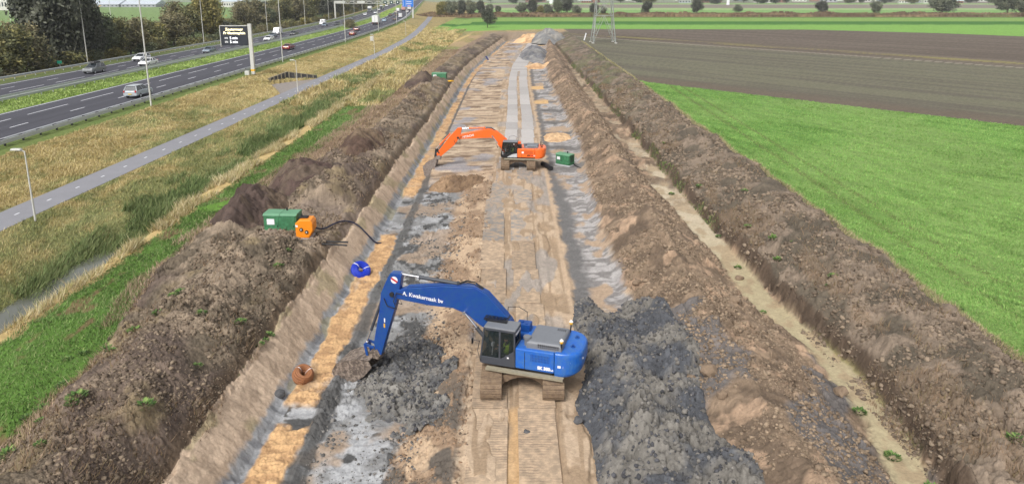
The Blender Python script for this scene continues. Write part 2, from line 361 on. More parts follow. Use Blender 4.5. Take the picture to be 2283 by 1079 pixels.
    cg = mixc(cg, lin(206, 170, 122, .85), (1-ss(1.0, 2.2, ed))*(vn(np.floor((Y+4.*n2+4.2)/8.4)*3.7, X*0+2.2, 88) > .55)*(x < 5.6)*ss(70, 75, Y))
    c = mixc(c, cg, gb)
    col = mixc(col, c, inpit)
    # --- brown ridge, pale ditch, right bank
    rd = ss(0, .5, x-RF(Y)+.6*w)*(X < 15)*e
    c = mixc(np.broadcast_to(lin(138, 119, 100, .84), X.shape+(3,)), lin(112, 96, 81, .84), ss(.45, .6, fbm(X*.7, Y*.7, 91, 4)))
    c = mixc(c, lin(166, 141, 118, .85), ss(.57, .68, fbm(X*1.1, Y*.8, 92, 4)))
    c = mixc(c, lin(104, 102, 103, .8), ss(.50, .58, fbm(X*.35+2, Y*.3, 93, 3)+.02)*(Y < 33)*.85)
    col = mixc(col, c, rd)
    dt = ss(-.3, .1, X-DL(Y)+w*.8)*(1-ss(-.25, 0, X-DR(Y)+.3*n3))*(1-ss(150, 185, Y))*(1-ss(.40, .52, fbm(X*.6, Y*.22, 98, 3))*ss(50, 64, Y))*(1-.5*ss(60, 90, Y))
    c = mixc(np.broadcast_to(lin(178, 165, 134, .85), X.shape+(3,)), lin(196, 182, 158, .84), ss(38, 52, Y+6*n2)); c = mixc(c, lin(168, 148, 120, .85), ss(.5, .62, fbm(X*1.5, Y*.9, 94, 4)+.1*ss(50, 90, Y))*.75)
    col = mixc(col, c, dt)
    rb = ss(-.15, .1, X-DR(Y)+.2*n3)*(1-ss(21.4, 21.7, X+w*.5))*e
    c = mixc(np.broadcast_to(lin(100, 91, 79, .82), X.shape+(3,)), lin(136, 121, 106, .82), ss(.45, .62, fbm(X*.7, Y*.7, 95, 4)))
    c = mixc(c, lin(128, 110, 92, .82), ss(.52, .64, fbm(X*.9, Y*.4, 96, 4))*(1-ss(16.5, 18, X))*.7)
    c = mixc(c, lin(92, 78, 66, .8), (1-ss(.3, .6, X-DR(Y))))
    c = mixc(c, lin(110, 112, 72, .8), ss(.5, .62, fbm(X*.4, Y*.3, 97, 4))*ss(80, 120, Y)*.6)
    col = mixc(col, c, rb)
    # --- fields right
    fr = ss(21.4, 21.7, X+w*.5)
    q = (Y+1.2*X)/1.562; r = (X-1.2*Y)/1.562
    gl = Y-(151.5-1.13*X)
    cgf = mixc(np.broadcast_to(lin(112, 158, 60, .85), X.shape+(3,)), lin(94, 138, 50, .85), ss(.42, .62, fbm(q*1.6, r*.10, 101, 4)))
    cgf = mixc(cgf, lin(138, 162, 86, .85), ss(.45, .66, fbm(X*.07, Y*.05, 102, 3))*.5)
    cgf = cgf*(1-.13*(1-ss(.2, .55, abs((X-.02*Y) % 2.6-1.3)))*(1-ss(30, 60, X)))[..., None]; tr = np.minimum(abs(X-24.3-.02*Y), abs(X-26.2-.02*Y)); cgf = mixc(cgf, lin(106, 112, 58, .8), (1-ss(.15, .4, tr))*.7)
    cpl = mixc(np.broadcast_to(lin(112, 110, 92, .85), X.shape+(3,)), lin(100, 95, 84, .85), ss(.42, .62, fbm(q*.75, r*.02, 103, 4)))
    cpl = mixc(cpl, lin(106, 96, 84, .85), 1-ss(4, 14, gl+6*n2))
    cbr = mixc(np.broadcast_to(lin(110, 100, 90, .85), X.shape+(3,)), lin(98, 88, 79, .85), ss(.42, .62, fbm(q*.5, r*.02, 104, 4)))
    tl = Y-(281-1.24*X)
    cbr = mixc(cbr, lin(136, 128, 86, .85), ss(10, 13, tl+3*n2)*(1-ss(17, 24, tl+5*n2))*ss(.4, .55, fbm(q*.6, r*.05, 105, 3)))
    c = mixc(cgf, cpl, ss(-.4, .4, gl+1.2*n1)); c = mixc(c, cbr, ss(-1, 1, tl)); c = mixc(c, lin(176, 166, 150, .85), (1-ss(.7, 1.5, abs(tl)))*.6)
    col = mixc(col, c, fr*(Y < 420))
    col = mixc(col, lin(150, 138, 108, .85), ss(21.3, 21.5, X+w*.5)*(1-ss(21.8, 22.1, X+w*.5))*(Y < 300)*.75)
    fe_ = np.interp(X, [-30, -7, 20, 121, 162, 180, 300], [288, 292, 303, 298, 272, 253, 200])
    b0 = Y-fe_; yb = Y+10*(Y > 335)*0
    far = ss(-2, 2, b0+n2)*(X > -34)
    c = np.broadcast_to(lin(122, 172, 62, .85), X.shape+(3,))
    c = mixc(c, lin(68, 120, 42, .85), ss(334, 342, yb+6*n2)*(1-ss(356, 362, yb)))
    c = mixc(c, lin(126, 162, 66, .85), ss(356, 362, yb)); c = mixc(c, lin(96, 128, 56, .85), ss(418, 430, yb+6*n2))
    c = mixc(c, lin(132, 104, 80, .85), ss(438, 446, yb)); c = mixc(c, lin(124, 168, 84, .85), ss(500, 512, yb))
    stp = vn(np.floor(Y/60.)+X*0, X*0+.5, 107); c = mixc(c, lin(150, 176, 108, .85), (stp > .55)*(Y > 560)*1.); c = mixc(c, lin(132, 122, 112, .85), ss(.5, .55, vn(Y/90., X/400., 108))*(Y > 620)*1.)
    col = mixc(col, c, far)
    Z = Z+dyke(Y)*(X > -20)
    # brown end ramp of the site
    col = mixc(col, lin(150, 132, 112, .85), ss(-13, -9, X)*(1-ss(18, 21.5, X))*ss(255, 264, Y)*(1-ss(278, 288, Y)))
    # --- relief
    hill = bank*1.+rd*.8*(1-dt)+rb*1.; lod = 1-ss(90, 190, Y)
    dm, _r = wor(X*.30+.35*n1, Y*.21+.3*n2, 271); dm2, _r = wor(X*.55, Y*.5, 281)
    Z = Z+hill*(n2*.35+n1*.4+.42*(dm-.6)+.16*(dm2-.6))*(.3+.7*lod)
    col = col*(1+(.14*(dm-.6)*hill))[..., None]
    big = np.zeros_like(Z); m = (hill > .05)*(Y < 190)
    if m.any():
        xm, ym_ = X[m]+.3*n3[m], Y[m]; a, ra = fac(xm*1.5, ym_*1.5, 201); b, rb_ = fac(xm*3.6, ym_*3.6, 211); d, rc = fac(xm*8, ym_*8, 221)
        sz = ss(.3, .65, fbm(xm*.3, ym_*.25, 261, 3)); big[m] = a*(.05+.20*sz)+b*(.05+.07*sz)+d*.045*(Y[m] < 60)
        k = (.86+.24*ra)*(.86+.26*rb_); kk = np.ones_like(Z); kk[m] = k
        col = col*kk[..., None]
    Z = Z+big*hill*(1-.05*rd)*(1-.5*ss(-12.4, -11.8, x)*(x < 0))
    fl = inpit*(1-ss(-1.9, -1.5, x)*(1-ss(3.1, 3.5, x)))
    Z = Z+fl*(.12*(st-.5)*(x > -9.7)+.10*n1+.07*n3+.03*nf)+fl*(x < -9.9)*n3*.05
    Z = Z+tk*e*(.125*ss(.50, .60, fbm(X*.9, Y*.33, 291, 4))+.02*n3)*(1-.35*ss(66, 74, Y))
    mm = (near+sl > .2)*(inpit > .5)*(Y < 66); kk = np.zeros_like(Z)
    if mm.any():
        b, r1 = fac(X[mm]*3.2, Y[mm]*3.2, 231); d, r2 = fac(X[mm]*7, Y[mm]*7, 241); msk = ss(.42, .6, fbm(X[mm]*.5, Y[mm]*.5, 242, 3)); kk[mm] = (b*.10+d*.06)*(.2+msk)
    Z = Z+kk*fl*(x > -8.6)*(1-sand)
    Z = Z+sand*ym*(.10*n3+.08+.06*nf)*e
    vg = (X < -23)*(X > PC(Y)+1.7)*1.; Z = Z+vg*(.35*n1)*(X > PC(Y)+2.6)*(1-ss(-28.8, -28, X)*(1-ss(-25.5, -25, X)))
    vg2 = (X < PC(Y)-2.2)*(X > -46+HW(Y))*(1-pk); Z = Z+vg2*.35*n1
    Z = Z+(X > 22.5)*(Y < 297)*(.05*n3+.10*(fbm(q*2.2, r*.5, 109, 3)-.5)*(gl < 0))
    Z = Z+(X > 21.9)*(X < 23.4)*(gl < 0)*.12*(1+n3)
    tone = 1+.22*n3+.2*nf+.12*n2
    return Z, np.clip(col*tone[..., None], .002, 1), dict(bank=bank, rd=rd, rb=rb, dt=dt, inpit=inpit, x=x, far=far, fr=fr, gl=gl, pk=pk)

GRID = {}
def build_terrain():
    rows = np.concatenate([np.arange(1330, 140, -1.7), np.arange(140, 6, -1.0)])
    Yr = np.array([at(CXP, r, 0.).y for r in rows])
    cols = np.concatenate([np.linspace(-2600, -350, 120), np.arange(-340, 2660, 1.75), np.linspace(2670, 5200, 120)])
    t = (cols-CXP)/FPX
    Yg = np.repeat(Yr[:, None], len(cols), 1)
    zc = Yg*_c+CAMH*_s
    Xg = t[None, :]*zc
    Z, col, md = terrain(Xg, Yg)
    GRID.update(Y=Yr, t=t, Z=Z)
    nr, nc = Xg.shape
    idx = np.arange(nr*nc).reshape(nr, nc)
    F = np.stack([idx[:-1, :-1], idx[:-1, 1:], idx[1:, 1:], idx[1:, :-1]], -1).reshape(-1, 4)
    V = np.stack([Xg, Yg, Z], -1).reshape(-1, 3); cf = col.reshape(-1, 3)
    fc = lambda a: np.asarray(a, float)[:-1, :-1].reshape(-1)
    X0, Y0 = fc(Xg), fc(Yg); x0 = fc(md['x'])
    zone = np.zeros(len(F), int)                                   # 0 ground
    zone[(X0 < -24.0) & (X0 > -95+HW(Y0))] = 1                     # verge
    zone[(X0 <= -95+HW(Y0))] = 2
    zone[(x0 >= -24.0) & (fc(md['bank']) < .5) & (x0 < -15) & (Y0 < 284)] = 3
    zone[fc(md['bank']) > .5] = 4
    zone[(fc(md['rd']) > .5) & (fc(md['dt']) < .5)] = 5
    zone[fc(md['dt']) > .5] = 6
    zone[fc(md['rb']) > .5] = 7
    zone[(fc(md['fr']) > .5) & (fc(md['gl']) < 0)] = 8
    zone[(fc(md['fr']) > .5) & (fc(md['gl']) >= 0)] = 9
    zone[(fc(md['far']) > .5)] = 10
    names = {0: ('ground', M_soil), 1: ('grass_verge', M_field), 2: ('far_grassland', M_field), 3: ('grass_strip', M_field), 4: ('left_spoil_bank', M_soil), 5: ('spoil_ridge', M_soil),
             6: ('ditch_bed', M_soil), 7: ('right_spoil_bank', M_soil), 8: ('green_field', M_field), 9: ('ploughed_field', M_field), 10: ('meadow', M_field)}
    for z, (nm, m) in names.items():
        f = F[zone == z]
        if not len(f): continue
        u, inv = np.unique(f, return_inverse=True)
        o = np_mesh(nm, V[u], inv.reshape(-1, 4), m, cf[u], smooth=True); tag(o, kind='structure')
    # beyond the last row to the horizon
    v = []; yy = Yr[-1]
    g = mat('horizon_land', L(128, 140, 112), 1, noise=.2, nscale=.01)
    tag(np_mesh('plain', [(-9000, yy-2, .7), (9000, yy-2, .7), (9000, 9000, .7), (-9000, 9000, .7)], [(0, 1, 2, 3)], g), kind='structure')
build_terrain()
def gz(X, Y):
    X = np.atleast_1d(np.asarray(X, float)); Y = np.atleast_1d(np.asarray(Y, float))
    Yr, t, Z = GRID['Y'], GRID['t'], GRID['Z']
    fi = np.clip(np.interp(Y, Yr, np.arange(len(Yr))), 0, len(Yr)-1.001); fj = np.clip(np.interp(X/(Y*_c+CAMH*_s), t, np.arange(len(t))), 0, len(t)-1.001)
    i, j = fi.astype(int), fj.astype(int); u, v = fi-i, fj-j
    return (Z[i, j]*(1-u)+Z[i+1, j]*u)*(1-v)+(Z[i, j+1]*(1-u)+Z[i+1, j+1]*u)*v
def ground(x, y): return float(gz(x, y)[0])

# ---------------------------------------------------------------- water
def sheet(name, xf, xt, ys, z, m, kind='structure', cols=None):
    V = []; F = []
    for i, y in enumerate(ys): V += [(xf(y), y, z), (xt(y), y, z)]
    F = [(2*i, 2*i+1, 2*i+3, 2*i+2) for i in range(len(ys)-1)]
    return tag(np_mesh(name, V, F, m), kind=kind)
sheet('water', lambda y: -28.6, lambda y: -25.1, [14, 30, 40, 52], -.55, M_water)
sheet('canal_water', lambda y: 250, lambda y: 900, [452, 476], 1.32, mat('canal', L(190, 196, 204), .2, spec=.6))

# ---------------------------------------------------------------- highway
YS = np.concatenate([np.arange(36, 200, 12), np.arange(200, 640, 10), np.arange(640, 1300, 60)])
hw = lambda x: (lambda y: x+float(HW(y)))
r1 = sheet('near_carriageway', hw(-61.9), hw(-49.3), YS, 2.375, M_asph)
r2 = sheet('far_carriageway', hw(-81.2), hw(-70.3), YS, 2.375, M_asph)
pth = sheet('cycle_path', lambda y: float(PC(y))-1.45, lambda y: float(PC(y))+1.45, np.concatenate([np.arange(20, 460, 6)]), 1.23, M_path)
def strip_mesh(segs, z, w):
    V = []; F = []
    for (xa, ya, xb, yb) in segs:
        n = len(V); V += [(xa-w/2, ya, z), (xa+w/2, ya, z), (xb+w/2, yb, z), (xb-w/2, yb, z)]; F.append((n, n+1, n+2, n+3))
    return V, F
def marks(road, x, w, pat=None, off=0, y1=640):
    seg = []
    if pat is None:
        for a, b in zip(YS[:-1], YS[1:]): seg.append((x+float(HW(a)), a, x+float(HW(b)), b))
    else:
        y = 36+off
        while y < y1: seg.append((x+float(HW(y)), y, x+float(HW(y+pat[0])), y+pat[0])); y += pat[1]
    V, F = strip_mesh(seg, 2.381, w); o = np_mesh('lane_marking', V, F, M_white, parent=road)
    if len(seg) > 30 and pat: o['kind'] = 'stuff'
for road, x, w, pat, off in ((r1, -50.5, .26, None, 0), (r1, -54.55, .16, (3., 10.9), 7.2), (r1, -58.2, .16, (8., 10.9), 4.7), (r1, -61.45, .2, None, 0),
                             (r2, -70.9, .2, None, 0), (r2, -73.9, .16, (8., 10.9), 2.5), (r2, -77.2, .16, (3., 10.9), 5.5), (r2, -80.4, .2, None, 0)):
    marks(road, x, w, pat, off)
V, F = strip_mesh([(float(PC(y)), y, float(PC(y+.5)), y+.5) for y in np.arange(41.5, 230, 3.55)], 1.236, .12)
o = np_mesh('path_marking', V, F, M_white, parent=pth); o['kind'] = 'stuff'

def guardrail(x, side, label, y1=460, double=False):
    ys = np.arange(40, y1, 10.); root = empty('guardrail', (0, 0, 0), 0, label, 'guardrail', 'steel guardrails along the motorway')
    prof = [(0, .40), (.06, .46), (.06, .54), (0, .59), (.06, .64), (.06, .72), (0, .78), (-.09, .78), (-.09, .40)]
    mb = MB(); mb.rings([[(x+float(HW(y))+side*p[0], y, 2.3+p[1]) for p in prof] for y in ys], cap=True, sm=False)
    mb.build('rail_beam', M_galv, root)
    if double:
        mb = MB(); mb.rings([[(x+float(HW(y))-side*(p[0]-.62), y, 2.3+p[1]) for p in prof] for y in ys], cap=True, sm=False); mb.build('rail_beam', M_galv, root)
    pb = MB(); n = 0
    for y in np.arange(40, min(y1, 330), 2.66):
        if double: pb.box((x+float(HW(y))+side*.31, y, 2.98), (.6, .5, .12)); pb.box((x+float(HW(y))+side*.31, y, 2.6), (.14, .14, .7))
        else: pb.box((x+float(HW(y))-side*.07, y, 2.62), (.09, .12, .75))
    o = pb.build('post', M_dark if double else M_galv, root); o['kind'] = 'stuff'  # double rail: spacers and posts coloured dark to imitate the posts' shadows
guardrail(-48.9, 1, 'near double guardrail with spacers coloured dark like post shadows beside the near carriageway', double=True)
guardrail(-67.3, 1, 'guardrail on the side of the bright green median grass')
guardrail(-68.9, -1, 'guardrail right beside the far carriageway, at the back of the median')
guardrail(-83.8, 1, 'farthest guardrail, in front of the row of trees')
# ---------------------------------------------------------------- things: excavators
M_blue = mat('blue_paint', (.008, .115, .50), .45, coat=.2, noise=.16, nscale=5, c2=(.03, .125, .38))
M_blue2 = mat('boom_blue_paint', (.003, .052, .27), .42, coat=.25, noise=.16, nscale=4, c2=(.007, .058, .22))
M_orange = mat('orange_paint', (.78, .13, .012), .4, coat=.4, noise=.08, nscale=3)
M_cabgrey = mat('cab_grey', (.05, .055, .068), .45, noise=.1, nscale=6)
M_hood = mat('hood_grey', (.16, .17, .19), .5, noise=.08, nscale=6)
M_cabblack = mat('cab_black', (.012, .012, .014), .35)
M_mud = mat('muddy_steel', L(150, 128, 104), .9, noise=.3, nscale=7, bump=.02, c2=L(112, 94, 78))
M_mud2 = mat('muddy_bucket', L(96, 84, 76), .8, noise=.35, nscale=6, bump=.03, c2=L(142, 128, 116))
M_lite = mat('white_decal', (.75, .75, .78), .5)
M_yel = mat('yellow_plastic', (.75, .42, .02), .5)
M_red = mat('red_decal', (.5, .02, .02), .5)
M_rail = mat('weathered_rail', L(150, 142, 122), .8, noise=.2, nscale=6)
M_skin = mat('skin', (.45, .25, .17), .6); M_hivis = mat('hivis_vest', (.35, .55, .02), .7); M_trous = mat('work_trousers', (.02, .022, .03), .9)
M_seat = mat('seat_fabric', (.03, .03, .033), .9)

def person_in_cab(loc, rz, label):
    root = empty('person', loc, rz, label, 'person')
    me = bpy.data.meshes.new('body')
    J = [(0, 0, .0), (-.02, 0, .22), (-.04, 0, .45), (-.03, 0, .53), (.0, 0, .62), (.02, 0, .72),       # pelvis..head
         (-.02, .2, .42), (.12, .25, .2), (.36, .2, .2), (.44, .19, .2), (-.02, -.2, .42), (.12, -.25, .2), (.36, -.2, .2), (.44, -.19, .2),
         (.05, .1, 0), (.42, .13, .04), (.5, .13, -.36), (.62, .13, -.4), (.05, -.1, 0), (.42, -.13, .04), (.5, -.13, -.36), (.62, -.13, -.4)]
    Eg = [(0, 1), (1, 2), (2, 3), (3, 4), (4, 5), (2, 6), (6, 7), (7, 8), (8, 9), (2, 10), (10, 11), (11, 12), (12, 13), (0, 14), (14, 15), (15, 16), (16, 17), (0, 18), (18, 19), (19, 20), (20, 21)]
    rad = [.15, .15, .13, .05, .085, .09, .06, .045, .032, .03, .06, .045, .032, .03, .1, .065, .05, .04, .1, .065, .05, .04]
    me.from_pydata(J, Eg, []); me.materials.append(M_trous)
    b = bpy.data.objects.new('body', me); C.objects.link(b); b.parent = root; b.scale = (.86,)*3
    b.modifiers.new('skin', 'SKIN'); b.modifiers.new('sub', 'SUBSURF').levels = 1; b.modifiers['sub'].render_levels = 1
    for i, v in enumerate(me.skin_vertices[0].data): v.radius = (rad[i], rad[i]); v.use_root = (i == 0)
    vm = MB(); vm.rings([[(-.03+.165*math.cos(a)+.0, .205*math.sin(a), z) for a in [k*math.pi/6 for k in range(12)]] for z in (.02, .2, .33, .4)], cap=True); vm.build('hivis_vest', M_hivis, root)
    hm = MB(); hm.rings([[(.015+.085*math.cos(f)*math.cos(a), .078*math.cos(f)*math.sin(a), .585+.11*math.sin(f)) for a in [k*math.pi/6 for k in range(12)]] for f in [-1.4, -.9, -.4, 0, .4, .9, 1.4]])
    hd = hm.build('head', M_skin, root)
    hr = MB(); hr.rings([[(-.005+.094*math.cos(f)*math.cos(a), .086*math.cos(f)*math.sin(a), .60+.11*math.sin(f)) for a in [k*math.pi/6 for k in range(12)]] for f in [.25, .6, 1., 1.4]]); hr.build('hair', M_dark, hd)
    for s in (-1, 1):
        h = MB(); h.box((.40, .165*s, .185), (.08, .07, .03))
        for k in range(4): h.tube([(.43, .165*s+(k-1.5)*.017, .19), (.47, .165*s+(k-1.5)*.016, .185), (.475, .165*s+(k-1.5)*.015, .16)], .008, 5)
        h.tube([(.39, .165*s-.03*s, .185), (.42, .165*s-.055*s, .175)], .009, 5); h.build('hand', M_skin, root)
    return root

def track_loop(Lh, hgt, wd, n, m, parent, x0):
    """one crawler: shoes along a stadium path; travel direction local y"""
    t = MB(); r = hgt/2; st = 2*(Lh-r); per = 2*st+2*math.pi*r
    def pos(s):
        s %= per
        if s < st: return -st/2+s, hgt, 0.
        s -= st
        if s < math.pi*r: a = s/r; return st/2+r*math.sin(a), r+r*math.cos(a), -a
        s -= math.pi*r
        if s < st: return st/2-s, 0., math.pi
        s -= st; a = s/r; return -st/2-r*math.sin(a), r-r*math.cos(a), math.pi-a
    for i in range(n):
        y, z, a = pos(i*per/n); q = Matrix.Rotation(a, 3, 'X'); p = per/n
        z = max(z, .035)
        t.box((x0, y, z), (wd, p*.93, .035), q)
        o = q @ Vector((0, -p*.22, .03)); t.box((x0+o.x, y+o.y, z+o.z), (wd, .022, .035), q)
        o = q @ Vector((0, p*.12, .025)); t.box((x0+o.x, y+o.y, z+o.z), (wd, .018, .025), q)
    tr = t.build('track', m, parent)
    f = MB(); f.prism([(-st/2, .2), (st/2, .2), (st/2, hgt-.2), (-st/2, hgt-.2)], x0-.13, x0+.13, 'x')
    f.build('track_frame', M_dark, tr, .02)
    for y in (-st/2, st/2):
        w = MB(); w.tube([(x0-.12, y, r), (x0+.12, y, r)], r-.06, 18); w.build('sprocket' if y > 0 else 'idler_wheel', M_dark, tr)
    for k in range(6):
        w = MB(); yy = -st/2+st*(k+.5)/6; w.tube([(x0-.16, yy, .15), (x0+.16, yy, .15)], .09, 10); w.build('track_roller', M_dark, tr)
    return tr

def cyl(parent, a, b, f, r, off, name='hydraulic_cylinder', paint=None):
    a, b = Vector((a[0], off, a[1])), Vector((b[0], off, b[1])); c = a.lerp(b, f)
    m = MB(); m.tube([a, c], r, 12); m.tube([a+Vector((0, -.06, 0)), a+Vector((0, .06, 0))], r*1.25, 10); m.tube([c, c+(c-a).normalized()*.05], r*1.15, 12)
    o = m.build(name, paint or M_dark, parent)
    k = MB(); k.tube([c, b], r*.55, 10); k.tube([b+Vector((0, -.07, 0)), b+Vector((0, .07, 0))], r*.95, 10); k.build('piston_rod', M_chrome, o)
    return o

def excavator(name, label, loc, yaw, und_yaw, P):
    root = empty('excavator', loc, math.pi-yaw, label, 'excavator')
    u = bpy.data.objects.new('undercarriage', None)
    um = MB(); hw_, tw = P['hw'], P['tw']; iw = hw_-tw
    # arched carbody seen between the tracks
    arch = [(-iw-.05, .22), (-iw-.05, .70), (-.55, .82), (.55, .82), (iw+.05, .70), (iw+.05, .22), (iw-.12, .42)] + [(.62*math.cos(a)*iw/.8, .36+.28*math.sin(a)) for a in np.linspace(.3, math.pi-.3, 9)] + [(-iw+.12, .42)]
    vs = [(p[0], q, p[1]) for q in (-1.05, 1.05) for p in arch]; n = len(arch)
    um.add(vs, [(i, (i+1) % n, n+(i+1) % n, n+i) for i in range(n)]+[tuple(range(n))[::-1], tuple(range(n, 2*n))])
    um.tube([(0, 0, .8), (0, 0, .98)], .58, 24)
    ub = um.build('undercarriage', M_mud, root, .015); ub.rotation_euler = (0, 0, math.pi/2+und_yaw-(math.pi-yaw)-math.pi/2)
    for s in (-1, 1): track_loop(P['tl']/2, P['th'], tw, 46, M_mud, ub, s*(hw_-tw/2))
    Z0 = 1.0; B = P['B']; Zt = P['Zt']; pm = P['paint']
    # deck
    d = MB(); d.prism([(1.45, -B+.02), (1.45, B-.3), (-1.6, B-.02), (-1.6, -B+.02)], Z0, Z0+.17, 'z'); d.build('deck', M_dark, root, .02)
    # house: left side boxes, right side boxes
    h = MB(); h.box(((-.02-1.72)/2, (.30+B)/2, (Z0+.12+Zt)/2), (1.70, B-.30, Zt-Z0-.12)); lb = h.build('side_panel', pm, root, .05)
    g = MB(); g.box((-.44, B+.004, (Z0+Zt)/2), (.02, .012, Zt-Z0-.25)); g.build('panel_gap', M_cabblack, lb)
    h = MB(); h.box((-.72, -(.2+B)/2, (Z0+.12+Zt)/2), (2.0, B-.2, Zt-Z0-.12)); h.box((.75, -.8, 1.45), (.95, .6, .7)); h.build('right_side_panel', pm, root, .05)
    h = MB(); h.box((-.95, 0, (Z0+Zt)/2+.05), (1.5, .9, Zt-Z0)); h.build('engine_bay', pm, root, .04)
    # louvre grille on the side
    g = MB()
    for k in range(13):
        for j in range(3): g.box((-.72-.065*k, B+.006, Zt-.22-.115*j), (.03, .014, .085))
    g.build('louvres', P['grille'], lb)
    # counterweight: rounded in plan, full height
    pl = [(-1.74, B+.03)] + [(-1.95-(P['tail']-1.95)*math.sin(a), (B+.03)*math.cos(a)**.62) for a in np.linspace(.12, math.pi/2-.02, 9)]
    pl = pl+[(x, -y) for x, y in pl[::-1]]
    cw = MB(); cw.rings([[(x*1. if z > 0 else x, y, zz) for x, y in [((px+1.74)*kx-1.74, py*ky) for px, py in pl]] for zz, kx, ky, z in
        ((Z0+.02, .80, .97, 1), (Z0+.16, .93, 1, 1), (Z0+.5, 1, 1, 1), (Zt-.12, 1, 1, 1), (Zt-.02, .97, .985, 1), (Zt+.03, .90, .95, 1))], sm=False)
    cwo = cw.build('counterweight', pm, root, .03)
    for s in (-.5, .35):
        e = MB(); e.tube([(-2.35, s, Zt+.03), (-2.35, s, Zt+.05)], .11, 14); e.tube([(-2.35, s, Zt+.05), (-2.35, s, Zt+.12)], .05, 10)
        e.build('lifting_eye', P['dk'], cwo)
    # hood
    hb = MB(); x0, x1, y0, y1, zh = P['hood']
    hb.rings([[(x, y, z) for x, y in ((x0+i, y0+i), (x1-i, y0+i), (x1-i, y1-i), (x0+i, y1-i))] for z, i in ((Zt-.05, 0), (zh-.08, .02), (zh, .10))], sm=False)
    ho = hb.build('engine_hood', P['hoodm'], root, .04)
    g = MB()
    for k in range(11):
        for j in range(2): g.box((x0+.16+k*.085, y1-.012+.0-.012*(j == 0), zh-.20+.11*j-.02), (.045, .03, .08))
    g.build('hood_vents', M_cabblack, ho); g = MB()
    for k in range(5):
        for j in range(2): g.box((x0+.16+k*.08, y0+.3+.1*j, zh+.002), (.045, .06, .012))
    g.build('hood_vents', M_cabblack, ho)
    g = MB(); g.tube([(x1+.02, y1-.28, Zt), (x1+.02, y1-.28, Zt+.34)], .13, 14); g.tube([(x1+.02, y1-.28, Zt+.3), (x1+.02, y1-.28, Zt+.40)], .17, 14); g.build('air_filter', P['hoodm'], root)
    g = MB(); g.box((.08, -.62, Zt+.14), (.62, .46, .42)); g.tube([(.2, -.65, Zt+.3), (.2, -.65, Zt+.4)], .09, 12); g.tube([(-.05, -.5, Zt+.3), (-.05, -.5, Zt+.38)], .07, 12); g.build('tank', P['boomp'] if P['blue'] else pm, root, .03)
    # catwalk along the left side
    g = MB(); g.box((-.45, B+.10, Z0+.02), (3.4, .22, .035)); g.beam((-2.15, B+.21, Z0-.03), (1.25, B+.21, Z0-.03), .035, .05)
    for xx in (-2.1, -1.3, -.5, .3, 1.2): g.box((xx, B+.10, Z0-.0), (.05, .24, .06))
    g.build('catwalk', M_rail, root)
    # cab
    cx0, cx1, cy0, cy1, cz = -.02, 1.45, .28, B+.01, P['cab']; cm = P['cabm']; zf = Z0+.12
    fr = MB()
    pr = [(cx0, zf), (cx1+.05, zf), (cx1+.10, zf+.25), (cx1+.09, zf+.34), (cx0+.92, zf+.34), (cx0+.62, zf+.34), (cx0+.1, zf+.72), (cx0, zf+.95)]
    fr.prism(pr, cy1-.05, cy1); fr.prism(pr, cy0, cy0+.05)
    fr.box(((cx0+cx1)/2, (cy0+cy1)/2, zf+.04), (cx1-cx0, cy1-cy0-.02, .08))
    for yy in (cy0+.03, cy1-.03):
        fr.beam((cx1+.09, yy, zf+.25), (cx1-.08, yy, cz-.08), .06, .07); fr.beam((cx0+.70, yy, zf+.3), (cx0+.68, yy, cz-.05), .06, .085)
        fr.beam((cx0+.035, yy, zf+.5), (cx0+.035, yy, cz-.05), .06, .07); fr.beam((cx0, yy, cz-.06), (cx1-.06, yy, cz-.06), .06, .10)
    fr.beam((cx1+.07, cy0, zf+.18), (cx1+.07, cy1, zf+.18), .08, .3); fr.beam((cx1-.09, cy0, cz-.06), (cx1-.09, cy1, cz-.06), .07, .1)
    fr.box((cx0+.02, (cy0+cy1)/2, zf+.5), (.05, cy1-cy0, 1.0)); fr.box((cx0+.02, (cy0+cy1)/2, cz-.1), (.05, cy1-cy0, .16))
    cab = fr.build('cab', cm, root, .012)
    rf = MB(); rf.prism([(cx0-.02, cy0-.01), (cx1-.06, cy0+.02), (cx1-.06, cy1-.02), (cx0-.02, cy1+.01)], cz-.04, cz+.05, 'z'); rf.build('cab_roof', P['roofm'], cab, .04)
    gl = MB(); gl.prism([(cx0+.74, zf+.33), (cx1+.05, zf+.33), (cx1-.09, cz-.1), (cx0+.72, cz-.1)], cy1-.03, cy1-.022); gl.build('door_window', M_glass, cab)
    gl = MB(); gl.prism([(cx0+.64, zf+.36), (cx0+.64, cz-.1), (cx0+.06, cz-.1), (cx0+.06, zf+.78)], cy1-.03, cy1-.022); gl.build('rear_side_window', M_glass, cab)
    gl = MB(); gl.add([(cx1+.08, cy0+.06, zf+.33), (cx1+.08, cy1-.06, zf+.33), (cx1-.08, cy1-.06, cz-.1), (cx1-.08, cy0+.06, cz-.1)], [(0, 1, 2, 3)]); gl.build('windscreen', M_glass, cab)
    gl = MB(); gl.prism([(cx0+.06, zf+.5), (cx1+.02, zf+.35), (cx1-.09, cz-.1), (cx0+.06, cz-.1)], cy0+.02, cy0+.028); gl.build('right_window', M_glass, cab)
    st = MB(); st.box((cx0+.5, (cy0+cy1)/2, zf+.35), (.42, .42, .12)); st.box((cx0+.30, (cy0+cy1)/2, zf+.68), (.10, .4, .6), Matrix.Rotation(-.12, 3, 'Y')); st.box((cx0+.5, (cy0+cy1)/2, zf+.18), (.3, .3, .3)); st.build('driver_seat', M_seat, cab, .02)
    st = MB(); st.box((cx1-.25, cy0+.2, zf+.6), (.10, .18, .14)); st.tube([(cx1-.2, cy0+.2, zf+.05), (cx1-.25, cy0+.2, zf+.55)], .02, 6); st.build('console_screen', M_lite, cab)
